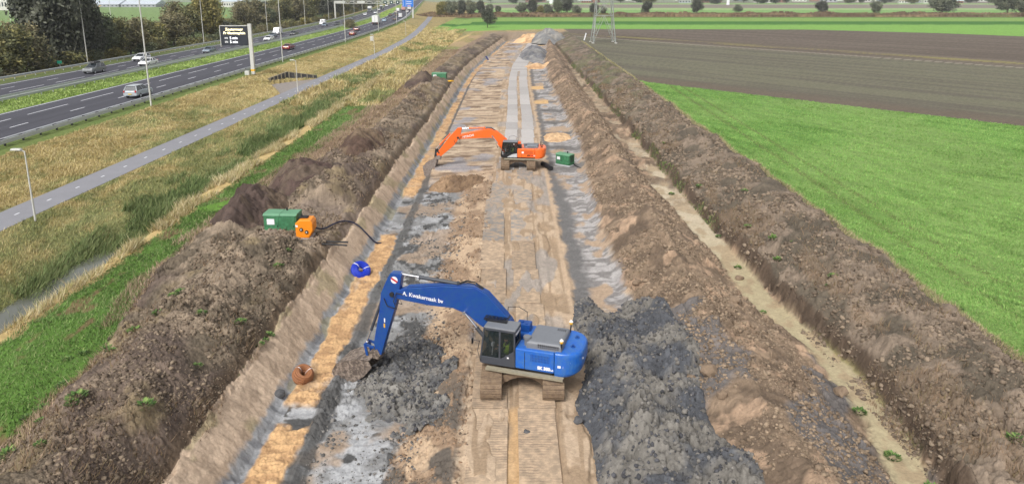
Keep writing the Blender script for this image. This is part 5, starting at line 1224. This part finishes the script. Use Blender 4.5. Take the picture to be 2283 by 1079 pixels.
for k in range(60):
    y = 125+(k/59.)**1.4*560+random.uniform(-5, 5); x = -91.5+float(HW(y))-random.uniform(0, 2); kd = random.choice(['olive', 'yellow', 'brown', 'green', 'olive'])
    tree(kd, x, y, .9, random.uniform(2.0, 4.2), random.uniform(4.5, 7.5), '%s scrub at the foot of the far trees, %s from the camera' % (KIND[kd][1], ordn(k+1)), 'bush', 'bush', 'scrub before the trees, %s kind' % KIND[kd][1], k % 2, True)
for k in range(46):
    y = 150+(k/45.)**1.3*560+random.uniform(-8, 8); x = -104+float(HW(y))-random.uniform(0, 12); kd = random.choice(['olive', 'dark', 'brown', 'green', 'brown'])
    px = CXP+FPX*x/(y*_c+16*_s); h = 11.
    if -30 < px < 48 or 205 < px < 380: h = 6.0
    elif 485 < px < 535: h = 5
    tree(kd, x, y, .8, h*random.uniform(.85, 1.15), random.uniform(8, 11), '%s tree in the back row beyond the motorway, %s from the camera' % (KIND[kd][1], ordn(k+1)), grp='back row of trees, %s kind' % KIND[kd][1], var=k % 3)
p = at(757, 66, 2.3); tree('brown', -63.5+float(HW(p.y)), p.y+8, 2.2, 3.4, 5.2, 'round brown bush standing alone on the motorway median', 'bush', 'bush', None, 0, True)
p = at(1087, 62, 1.2); tree('dark', p.x, p.y, 1.1, 7.8, 6.2, 'round dark willow alone at the far left end of the bank', 'willow_tree', 'tree', None, 0)
WIL = [(985, 36, 30, 26, 'yellow'), (1006, 36, 34, 30, 'willow'), (1030, 34, 32, 28, 'dark'), (1052, 34, 30, 26, 'willow'), (1072, 33, 30, 24, 'dark'), (1092, 33, 22, 20, 'willow'), (1112, 32, 17, 16, 'green'),
 (1163, 31, 24, 24, 'willow'), (1186, 31, 32, 28, 'dark'), (1204, 32, 18, 18, 'yellow'), (1222, 32, 22, 22, 'willow'), (1243, 32, 30, 26, 'green'), (1264, 32, 34, 30, 'dark'), (1286, 33, 20, 22, 'willow'), (1325, 33, 24, 24, 'dark'), (1345, 32, 16, 16, 'willow'),
 (1440, 30, 24, 28, 'dark'), (1553, 30, 31, 28, 'dark'), (1645, 28, 16, 20, 'willow'), (1832, 31, 27, 32, 'dark'), (1953, 30, 25, 28, 'willow'), (2100, 31, 40, 62, 'willow'), (2246, 30, 42, 62, 'willow'), (2278, 30, 18, 20, 'brown')]
wd = ['first', 'second', 'third', 'fourth', 'fifth', 'sixth', 'seventh', 'eighth', 'ninth', 'tenth', 'eleventh', 'twelfth', 'thirteenth', 'fourteenth', 'fifteenth', 'sixteenth']
own = ['willow directly right of the pylon', 'rounded willow in the hedge, second right of the pylon', 'small pale bush-like willow right of the wind turbine tower', 'rounded dark willow in the middle of the right-hand hedge', 'pale willow right of the rounded dark one', 'large spreading pale willow by the canal', 'largest spreading willow at the right edge', 'brown shrub at the very right end of the hedge']
for k, (px, py, hp, wp, kd) in enumerate(WIL):
    p = at(px, py+1, 1.2); s = (p.y*_c+15*_s)/FPX
    lab = '%s tree in the far hedge left of the pylon, counted from the left' % wd[k] if k < 16 else own[k-16]
    tree(kd, p.x, p.y, 1.0, (hp+2)*s, wp*s, lab, 'willow_tree', 'tree', 'willows in the far hedge', (k % 3))
# brown reed hedge (one mass)
rng = np.random.default_rng(5)
n = 26000; X = rng.uniform(-60, 560, n); Y = 444+rng.random(n)*52+np.clip(X-380, 0, None)*.0; keep = ~((X > 330) & (Y < 482) & (Y > 446)); X, Y = X[keep], Y[keep]
h = .4+1.5*vn(X/9, Y/9, 77)**2+.6*rng.random(len(X)); w = .5+.5*rng.random(len(X)); a = rng.random(len(X))*3.14; ca, sa = np.cos(a)*w, np.sin(a)*w; z = np.full(len(X), 1.1)
V = np.stack([np.stack([X-ca, Y-sa, z], 1), np.stack([X+ca, Y+sa, z], 1), np.stack([X+ca*.6, Y+sa*.6, z+h], 1), np.stack([X-ca*.6, Y-sa*.6, z+h], 1)], 1).reshape(-1, 3)
cs = G((126, 106, 82), (138, 118, 90), (112, 94, 74), (116, 112, 76)); c = np.repeat(cs[(vn(X/30, Y/20, 78)*3.99).astype(int)]*(.8+.4*rng.random((len(X), 1))), 4, 0)
tag(np_mesh('reed_hedge', V, np.arange(len(V)).reshape(-1, 4), M_leaf, c), 'long brown hedge of reeds and scrub between the meadow and the far fields', 'reeds', kind='stuff')

# ---------------------------------------------------------------- far buildings
M_wall = [mat('wall_pale', L(214, 212, 206), .8), mat('wall_brick', L(150, 112, 96), .85), mat('wall_grey', L(170, 172, 178), .8)]
M_roof = [mat('roof_slate', L(92, 96, 104), .8), mat('roof_tile', L(150, 92, 74), .85), mat('roof_light', L(196, 204, 214), .5)]
M_win = mat('window_glass', (.03, .04, .05), .15)
def house(x, y, z, l, w, h, rz, mw, mr, label, grp, name='house', cat='house', nwin=4):
    r = empty(name, (x, y, z), rz, label, cat, grp)
    MB().box((0, 0, h/2), (l, w, h)).build('wall', mw, r)
    rh = w*.32 if name == 'house' else w*.16
    MB().prism([(-w/2-.4, h), (w/2+.4, h), (0, h+rh)], -l/2-.4, l/2+.4, 'x').build('roof', mr, r)
    for k in range(nwin): MB().box((-l/2+l*(k+.5)/nwin, -w/2-.03, h*.5), (l/nwin*.45, .1, h*.35)).build('window', M_win, r)
    return r
random.seed(21)
for k in range(44):
    px = random.uniform(1110, 2330); y = random.uniform(900, 1150); x = (px-CXP)/FPX*(y*_c+16*_s)
    i, j = random.randrange(3), random.randrange(3); l = random.uniform(10, 26)
    house(x, y, 1, l, random.uniform(8, 12), random.uniform(3, 5.5), random.uniform(-.5, .5), M_wall[i], M_roof[j], 'far %s %s with %s roof among trees on the horizon' % (['pale', 'brick', 'grey'][i], 'farmhouse' if l < 18 else 'barn', ['slate-grey', 'red-brown', 'pale metal'][j]), 'far %s houses with %s roofs' % (['pale', 'brick', 'grey'][i], ['slate', 'tiled', 'pale']
[j]))
for k in range(110):
    px = random.uniform(1090, 2380); y = random.uniform(880, 1200); x = (px-CXP)/FPX*(y*_c+16*_s); kd = random.choice(['dark', 'green', 'dark', 'olive'])
    tree(kd, x, y, .9, random.uniform(7, 13), random.uniform(9, 18), '%s tree among the houses on the horizon' % KIND[kd][1], grp='horizon trees, %s kind' % KIND[kd][1], var=k % 3)
def shed(px0, px1, py, hp, mw, mr, label, y=None):
    a = at(px0, py, .8); b = at(px1, py, .8); s = (a.y*_c+15*_s)/FPX
    house((a.x+b.x)/2, a.y+15, .8, abs(b.x-a.x), 26, hp*s, 0, mw, mr, label, None, 'industrial_hall', 'hall', 8)
shed(-40, 14, 24, 26, M_wall[0], M_roof[2], 'white industrial hall in the top left corner')
shed(16, 46, 22, 22, M_wall[1], M_roof[2], 'brick-red fronted hall beside the white one, top left')
shed(190, 262, 17, 6, M_wall[2], M_roof[2], 'pale long hall with light roof behind the trees, left of two')
shed(268, 345, 17, 6, M_wall[2], M_roof[2], 'pale long hall with light roof behind the trees, right of two')
shed(492, 535, 17, 12, M_wall[0], M_roof[2], 'white building with blue-grey windows seen in the gap above the matrix sign')
p = at(215, 22, .9); r = empty('yellow_digger', (p.x, p.y, .8), 0, 'small yellow digger parked before the pale halls', 'digger')
MB().box((0, 0, 1.6), (4, 3, 2), None, .8).build('body', M_yel, r, .1); MB().box((0, 0, .4), (4.4, 3.2, .8)).build('tracks', M_dark, r, .1); MB().beam((2, 0, 2.4), (4.5, 0, 3.6), .4).build('arm', M_yel, r)
for px, z0 in ((24, 1), (248, 1), (455, 1)):
    p = at(px, 46, .9); lamppost('light_mast', 'dark mast behind the trees, %s' % {24: 'in the top left corner', 248: 'before the pale halls', 455: 'left of the matrix sign'}[px], p.x, p.y, .8, 14, (1,), 'dark masts behind the trees', .16)

# ---------------------------------------------------------------- clods, stones, grass, weeds
ICO = None
def ico():
    t = (1+5**.5)/2; v = np.array([(-1, t, 0), (1, t, 0), (-1, -t, 0), (1, -t, 0), (0, -1, t), (0, 1, t), (0, -1, -t), (0, 1, -t), (t, 0, -1), (t, 0, 1), (-t, 0, -1), (-t, 0, 1)], float)
    v /= np.linalg.norm(v, axis=1)[:, None]
    f = np.array([(0, 11, 5), (0, 5, 1), (0, 1, 7), (0, 7, 10), (0, 10, 11), (1, 5, 9), (5, 11, 4), (11, 10, 2), (10, 7, 6), (7, 1, 8), (3, 9, 4), (3, 4, 2), (3, 2, 6), (3, 6, 8), (3, 8, 9), (4, 9, 5), (2, 4, 11), (6, 2, 10), (8, 6, 7), (9, 8, 1)])
    return v, f
iv, if_ = ico()
def clods(name, label, n, xr, yr, dens, size, cols, seed, lift=0., hz=None, warm=1.):
    rng = np.random.default_rng(seed)
    # density falls with distance so that clods keep a similar size in view
    u = rng.random(n); y0, y1 = yr; Y = y0*(y1/y0)**(u**1.0); X = rng.uniform(*xr, n)
    keep = rng.random(n) < dens(X, Y); X, Y = X[keep], Y[keep]; n = len(X)
    Z = (hz or gz)(X, Y)
    s = size*(.35+1.5*rng.random(n)**4)*np.clip(Y/30, .8, 3)**.55
    d = iv[None]*(1+.3*rng.normal(size=(n, 12, 1)).clip(-1.8, 1.8))*(.75+.5*rng.random((n, 1, 3)))
    a = rng.random(n)*6.28; ca, sa = np.cos(a)[:, None], np.sin(a)[:, None]; x, y, z = d[..., 0], d[..., 1], d[..., 2]*.75
    V = np.stack([X[:, None]+(x*ca-y*sa)*s[:, None], Y[:, None]+(x*sa+y*ca)*s[:, None], Z[:, None]+z*s[:, None]+lift*s[:, None]], -1).reshape(-1, 3)
    F = (if_[None]+(np.arange(n)*12)[:, None, None]).reshape(-1, 3)
    c = cols(X, Y, rng)*(.7+.55*rng.random((n, 1)))
    o = np_mesh(name, V, F, M_soil, np.repeat(c, 12, 0), k=3); return tag(o, label, 'clods', kind='stuff')
bankc = lambda a, b: (lambda X, Y, rng: np.where(rng.random((len(X), 1)) < .5, lin(*a, .8), lin(*b, .8)))
ll = lambda f, s: (lambda X, Y: ss(.35, .6, fbm(X*f, Y*f, s, 3)))
clods('soil_clods', 'loose brown clods on the left spoil bank', 34000, (-18.5, -12.1), (15, 110), ll(.8, 401), .065, bankc((112, 98, 84), (142, 126, 108)), 1)
clods('soil_clods', 'loose light brown clods over the ridge between heap and ditch', 42000, (6.6, 13.2), (15, 130), lambda X, Y: ll(.7, 403)(X, Y)*ss(0, .6, X-RF(Y))*(X < DL(Y)-.05), .066, bankc((132, 114, 96), (154, 135, 114)), 2)
clods('soil_clods', 'loose grey-brown clods on the right spoil bank', 34000, (14.5, 21.6), (16, 120), ll(.8, 405), .078, bankc((116, 102, 88), (144, 128, 110)), 3)
clods('soil_clods', 'loose clods along the brown slope left of the mats', 12000, (-4.8, -1.7), (15, 66), ll(.9, 407), .042, bankc((150, 124, 100), (120, 104, 90)), 4)
clods('clay_clods', 'grey clay clods scattered over the pit floor', 7000, (-8.0, -3.6), (16, 60), ll(.6, 409), .055, bankc((96, 94, 92), (134, 130, 126)), 5)
def on(obj, pad=.0):
    me = obj.data; n = len(me.vertices); v = np.empty(n*3, np.float32); me.vertices.foreach_get('co', v); v = v.reshape(-1, 3)+np.array(obj.location)
    return v
def clods_on(obj, label, cnt, size, colf, seed):
    v = on(obj); rng = np.random.default_rng(seed); i = rng.integers(0, len(v), cnt); v = v[i]; v = v[(v[:, 1] > 15)]; n = len(v)
    s = size*(.3+2.2*rng.random(n)**5)*np.clip(v[:, 1]/30, .8, 3)**.5
    d = iv[None]*(1+.2*rng.normal(size=(n, 12, 1)).clip(-1.5, 1.5))*(.75+.5*rng.random((n, 1, 3)))
    V = (v[:, None]+d*s[:, None, None]).reshape(-1, 3); F = (if_[None]+(np.arange(n)*12)[:, None, None]).reshape(-1, 3)
    tag(np_mesh('clay_clods', V, F, M_soil, np.repeat(colf(v[:, 0], v[:, 1], rng)*(.6+.7*rng.random((n, 1))), 12, 0)), label, 'clods', kind='stuff')
for o in list(bpy.data.objects):
    if o.name.startswith('clay_heap') and o.location.y < 60:
        clods_on(o, 'dark clay clods lying on the %s grey heap' % ('large' if o.location.x > 0 else 'pit floor'), 11000 if o.location.x > 0 else 4500, .045, bankc((88, 88, 92), (124, 120, 115)), 7)
# a few large boulders of clay one can pick out
BO = [(1540, 828, .34, 'rounded brown clay boulder at the foot of the ridge, left of a pair'), (1582, 822, .36, 'rounded brown clay boulder at the foot of the ridge, right of a pair'), (1610, 870, .22, 'smaller clay block below the pair of boulders'), (1420, 632, .26, 'clay block on the ridge between the two excavators'), (1638, 690, .3, 'pale clay block on the crest of the ridge'),
      (1875, 880, .3, 'clay block lying in the pale ditch'), (1648, 622, .22, 'flat clay block at the left rim of the pale ditch'), (1174, 966, .14, 'dark clay lump on the right mat lane before the blue excavator'), (1290, 940, .2, 'dark clay lump at the foot of the large grey heap'), (625, 888, .26, 'dark clay lump on the pit slope below the brown coil')]
for px, py, s, lab in BO:
    p = at(px, py, .4); z = ground(p.x, p.y); p = at(px, py, z); z = ground(p.x, p.y); rng = np.random.default_rng(int(px))
    import bmesh
    bm = bmesh.new(); bmesh.ops.create_icosphere(bm, subdivisions=2, radius=s)
    for v in bm.verts:
        q = np.array(v.co)/s; f = 1+.6*(fbm(np.array([q[0]*1.3+q[2]+px]), np.array([q[1]*1.3+q[2]*.7]), 5, 3)[0]-.5)*2; v.co = Vector(v.co)*f; v.co.z *= .72
    me = bpy.data.meshes.new('boulder'); bm.to_mesh(me); bm.free(); me.materials.append(mat('clay_block', L(132, 113, 94) if 'dark' not in lab else L(88, 88, 90), .95, noise=.25, nscale=6, bump=.03)); o = bpy.data.objects.new('boulder', me); C.objects.link(o); o.location = (p.x, p.y, z+s*.35); tag(o, lab, 'boulder')

def blades(name, label, n, xf, yr, h, w, cols, seed, keep=None, lean=.5, z=None, pw=1.):
    rng = np.random.default_rng(seed); u = rng.random(n); Y = yr[0]*(yr[1]/yr[0])**(u**pw); a0, a1 = xf(Y); X = a0+(a1-a0)*rng.random(n)
    if keep is not None: k = rng.random(n) < keep(X, Y); X, Y = X[k], Y[k]
    n = len(X); Z = gz(X, Y)-.02 if z is None else np.full(n, z)
    sc = np.clip(Y/45, .7, 6.)**.6; H_ = h*(.5+rng.random(n))*(.6+.8*vn(X*.7, Y*.7, seed+3))*np.clip(Y/45, .9, 1.8)**.4; w_ = w*sc*(.6+.8*rng.random(n)); a = rng.random(n)*6.28
    wind = (vn(X*.35, Y*.35, seed+9)-.5)*5; lean = lean*.6; lx = np.cos(wind)*lean*H_+rng.normal(size=n)*.45*H_; ly = np.sin(wind)*lean*H_+rng.normal(size=n)*.45*H_
    V = np.stack([np.stack([X-np.cos(a)*w_, Y-np.sin(a)*w_, Z], 1), np.stack([X+np.cos(a)*w_, Y+np.sin(a)*w_, Z], 1), np.stack([X+lx, Y+ly, Z+H_], 1)], 1).reshape(-1, 3)
    c = cols(X, Y, rng); return tag(np_mesh(name, V, np.arange(len(V)).reshape(-1, 3), M_blade, np.repeat(c, 3, 0)), label, 'grass', kind='stuff')
ST = G((194, 176, 128), (178, 160, 110), (202, 186, 144), (164, 150, 98))*1.08; GR = G((134, 142, 82), (148, 152, 92), (120, 132, 72), (162, 160, 104))*1.05
def vcol(X, Y, rng):
    g = VG(X, Y)+rng.normal(size=len(X))*.06
    i = rng.integers(0, 4, len(X)); m = ss(.38, .64, g)[:, None]; return (ST[i]*(1-m)+GR[i]*m)*(.8+.4*rng.random((len(X), 1)))
notpath = lambda X, Y: (abs(X-PC(Y)) > 1.6)*(1-pocket(X, Y)*1.)
blades('rough_grass', 'straw-coloured rough grass on the slopes along the cycle path', 330000, lambda Y: (-46.5+HW(Y), np.full(len(Y), -27.6)), (24, 330), .19, .022, vcol, 11, lambda X, Y: notpath(X, Y)*(.5+.5*(Y < 190)))
blades('rough_grass', 'tall mixed grass between cycle path and pit bank far away', 40000, lambda Y: (PC(Y)+1.7, np.full(len(Y), -19.)), (100, 300), .4, .05, lambda X, Y, rng: np.where((fbm(X*.2, Y*.1, 55, 3) > .62)[:, None], GR[rng.integers(0, 4, len(X))], ST[rng.integers(0, 4, len(X))])*(.75+.5*rng.random((len(X), 1))), 12)
blades('ditch_reeds', 'pale straw reeds along the right bank of the ditch', 42000, lambda Y: (np.full(len(Y), -25.5)-.6*ss(44, 50, Y), np.full(len(Y), -23.9)), (22, 170), .42, .024, lambda X, Y, rng: G((198, 182, 142), (176, 158, 114), (156, 152, 98), (206, 194, 160))[rng.integers(0, 4, len(X))], 13, lambda X, Y: ss(.3, .5, vn(X*.5, Y*.4, 91))*np.where(Y < 42, .35, 1))
blades('ditch_reeds', 'dark green reeds and weeds on the left bank of the ditch', 36000, lambda Y: (np.full(len(Y), -29.6), np.full(len(Y), -27.4)+1.6*ss(44, 52, Y)), (24, 150), .5, .03, lambda X, Y, rng: G((112, 132, 72), (126, 142, 80), (140, 148, 92), (100, 120, 64))[rng.integers(0, 4, len(X))], 14, lambda X, Y: ss(.35, .55, vn(X*.6, Y*.3, 95)))
blades('green_grass', 'fresh green grass strip between ditch and spoil bank', 70000, lambda Y: (np.full(len(Y), -23.9), BF(Y)+.5), (16, 170), .14, .025, lambda X, Y, rng: G((104, 140, 62), (120, 152, 74), (90, 122, 54), (138, 150, 90))[rng.integers(0, 4, len(X))]*(.75+.5*rng.random((len(X), 1))), 15, lambda X, Y: 1-.7*ss(.62, .72, fbm(X*.6, Y*.35, 61, 4)))
DRY = lambda X, Y, rng: G((130, 108, 86), (148, 124, 100), (114, 96, 78), (134, 120, 90))[rng.integers(0, 4, len(X))]
blades('dry_weeds', 'pinkish brown weeds along the left foot of the left spoil bank', 70000, lambda Y: (BF(Y)-.7, GF(Y)+1.2), (18, 200), .26, .02, lambda X, Y, rng: G((166, 144, 124), (148, 126, 106), (184, 160, 138), (150, 138, 100))[rng.integers(0, 4, len(X))], 16, lambda X, Y: np.maximum(.45*ss(.48, .6, fbm(X*.5, Y*.2, 65, 3))*(X < BF(Y)+.8), ss(52, 60, Y)))
blades('green_grass', 'green weeds along the right edge of the pale ditch', 9000, lambda Y: (DR(Y)-.15, DR(Y)+.35), (48, 170), .15, .03, lambda X, Y, rng: G((96, 116, 62), (116, 130, 74), (84, 104, 54), (128, 128, 80))[rng.integers(0, 4, len(X))], 23, lambda X, Y: .6*ss(.45, .6, vn(X*.6, Y*.2, 97)))
blades('green_grass', 'rank green growth down in the overgrown part of the ditch', 16000, lambda Y: (np.full(len(Y), -28.3), np.full(len(Y), -25.8)), (49, 120), .45, .035, lambda X, Y, rng: G((96, 120, 60), (112, 132, 70), (84, 108, 52), (124, 140, 78))[rng.integers(0, 4, len(X))], 24, lambda X, Y: ss(.35, .5, vn(X*.4, Y*.15, 98)))
blades('dry_weeds', 'dry brown weeds on the lower slope of the right spoil bank', 46000, lambda Y: (np.full(len(Y), 14.5), np.full(len(Y), 20.5)), (17, 150), .24, .018, DRY, 17, lambda X, Y: .8*ss(.48, .62, fbm(X*.9, Y*.4, 96, 4))*(1.1-.7*ss(15.5, 18, X)))
blades('dry_weeds', 'dry weeds scattered on the left spoil bank', 24000, lambda Y: (BF(Y)+1, np.full(len(Y), -11.7)), (16, 120), .26, .02, DRY, 18, lambda X, Y: ss(.54, .64, fbm(X*.7, Y*.4, 66, 4)))
blades('field_crop', 'short green crop in the field right of the site', 330000, lambda Y: (np.full(len(Y), 21.6), np.clip((Y*_c+16*_s)*.95, 24, 110)), (22, 126), .09, .035, lambda X, Y, rng: G((112, 158, 62), (96, 140, 52), (124, 168, 74), (136, 162, 80))[rng.integers(0, 4, len(X))]*(.68+.35*vn((Y+1.2*X)*1.3, (X-1.2*Y)*.12, 111)[:, None]+.35*vn((Y+1.2*X)*3., (X-1.2*Y)*.9, 112)[:, None]+.15*rng.random((len(X), 1))), 19, lambda X, Y: (Y < 151.5-1.13*X)*1.)
blades('edge_grass', 'pale grass along the edge between right bank and green field', 22000, lambda Y: (np.full(len(Y), 21.0), np.full(len(Y), 22.0)), (22, 220), .22, .022, lambda X, Y, rng: G((182, 168, 134), (150, 142, 102), (120, 130, 76), (166, 152, 118))[rng.integers(0, 4, len(X))], 20)
blades('median_grass', 'bright green grass on the motorway median', 60000, lambda Y: (-69.2+HW(Y), -62.2+HW(Y)), (55, 420), .16, .05, lambda X, Y, rng: G((158, 184, 84), (140, 168, 76), (172, 192, 100), (124, 146, 72))[rng.integers(0, 4, len(X))], 22)

# green weed plants one can count
def weed(seed):
    rng = np.random.default_rng(seed); n = 90; a = rng.random(n)*6.28; q = rng.random(n)**.5; l = .10+.12*rng.random(n)
    P0 = np.stack([np.cos(a)*q*.3, np.sin(a)*q*.3, .05+.28*(1-q)*rng.random(n)], 1); d = np.stack([np.cos(a), np.sin(a), .3+rng.random(n)*.6], 1)*l[:, None]; sd = np.stack([-np.sin(a), np.cos(a), 0*a], 1)*l[:, None]*.32
    V = np.stack([P0, P0+d*.5+sd, P0+d, P0+d*.5-sd], 1).reshape(-1, 3); c = G((84, 118, 52), (104, 140, 62), (68, 96, 44), (126, 148, 70))[rng.integers(0, 4, n)]
    return V, np.arange(len(V)).reshape(-1, 4), np.repeat(c, 4, 0)
wp = []
WEEDS = [('on the left spoil bank', 'weeds on the left bank', [(322, 900), (440, 818), (405, 655), (388, 665), (640, 548), (580, 800), (592, 780), (350, 700), (250, 782), (300, 740), (600, 760), (620, 590), (540, 770), (450, 700)]),
 ('at the grassy foot of the left bank', 'weeds at the foot of the left bank', [(172, 888), (160, 900), (90, 940), (60, 935), (20, 1015), (100, 915), (140, 860), (185, 790), (150, 800), (90, 1000), (240, 780)]),
 ('in the pale ditch', 'weeds in the pale ditch', [(1497, 434), (1645, 598), (1702, 696), (1915, 920), (1990, 1020), (2085, 1065), (1605, 522)]),
 ('on the right spoil bank', 'weeds on the right bank', [(1857, 616), (1725, 535), (1770, 528), (1840, 700), (1660, 430), (1668, 512), (2265, 985), (1480, 320), (1560, 420), (1968, 578), (2140, 690), (1735, 585)])]
for pl_, grp, pts in WEEDS:
    for k, (px, py) in enumerate(pts):
        z = .4 if 'ditch' in pl_ else 1.6
        for _ in range(4): p = at(px, py, z); z = ground(p.x, p.y)
        if len(wp) < 3: V, F, c = weed(len(wp)); o = np_mesh('weed_plant', V, F, M_blade, c); wp.append(o)
        else: o = wp[k % 3].copy(); C.objects.link(o)
        s = random.uniform(.4, .9); o.location = (p.x, p.y, z-.02); o.scale = (s, s, s*random.uniform(.7, 1.2)); o.rotation_euler = (0, 0, random.uniform(0, 6)); tag(o, 'small green weed growing %s, %s from the camera' % (pl_, ordn(1+sum(1 for q_ in pts if q_[1] > py))), 'weed', grp)

# ---------------------------------------------------------------- the air
hz = MB(); hz.box((200, 800, 66), (4400, 1760, 140)); hz = hz.build('haze', bpy.data.materials.new('haze_air')); m = hz.data.materials[0]; m.use_nodes = True; m.node_tree.nodes.clear()
vo = m.node_tree.nodes.new('ShaderNodeVolumePrincipled'); ou = m.node_tree.nodes.new('ShaderNodeOutputMaterial'); vo.inputs['Density'].default_value = .00015; vo.inputs['Color'].default_value = (.86, .9, .96, 1)
m.node_tree.links.new(vo.outputs[0], ou.inputs['Volume']); tag(hz, 'thin pale haze in the air', 'haze', kind='stuff')
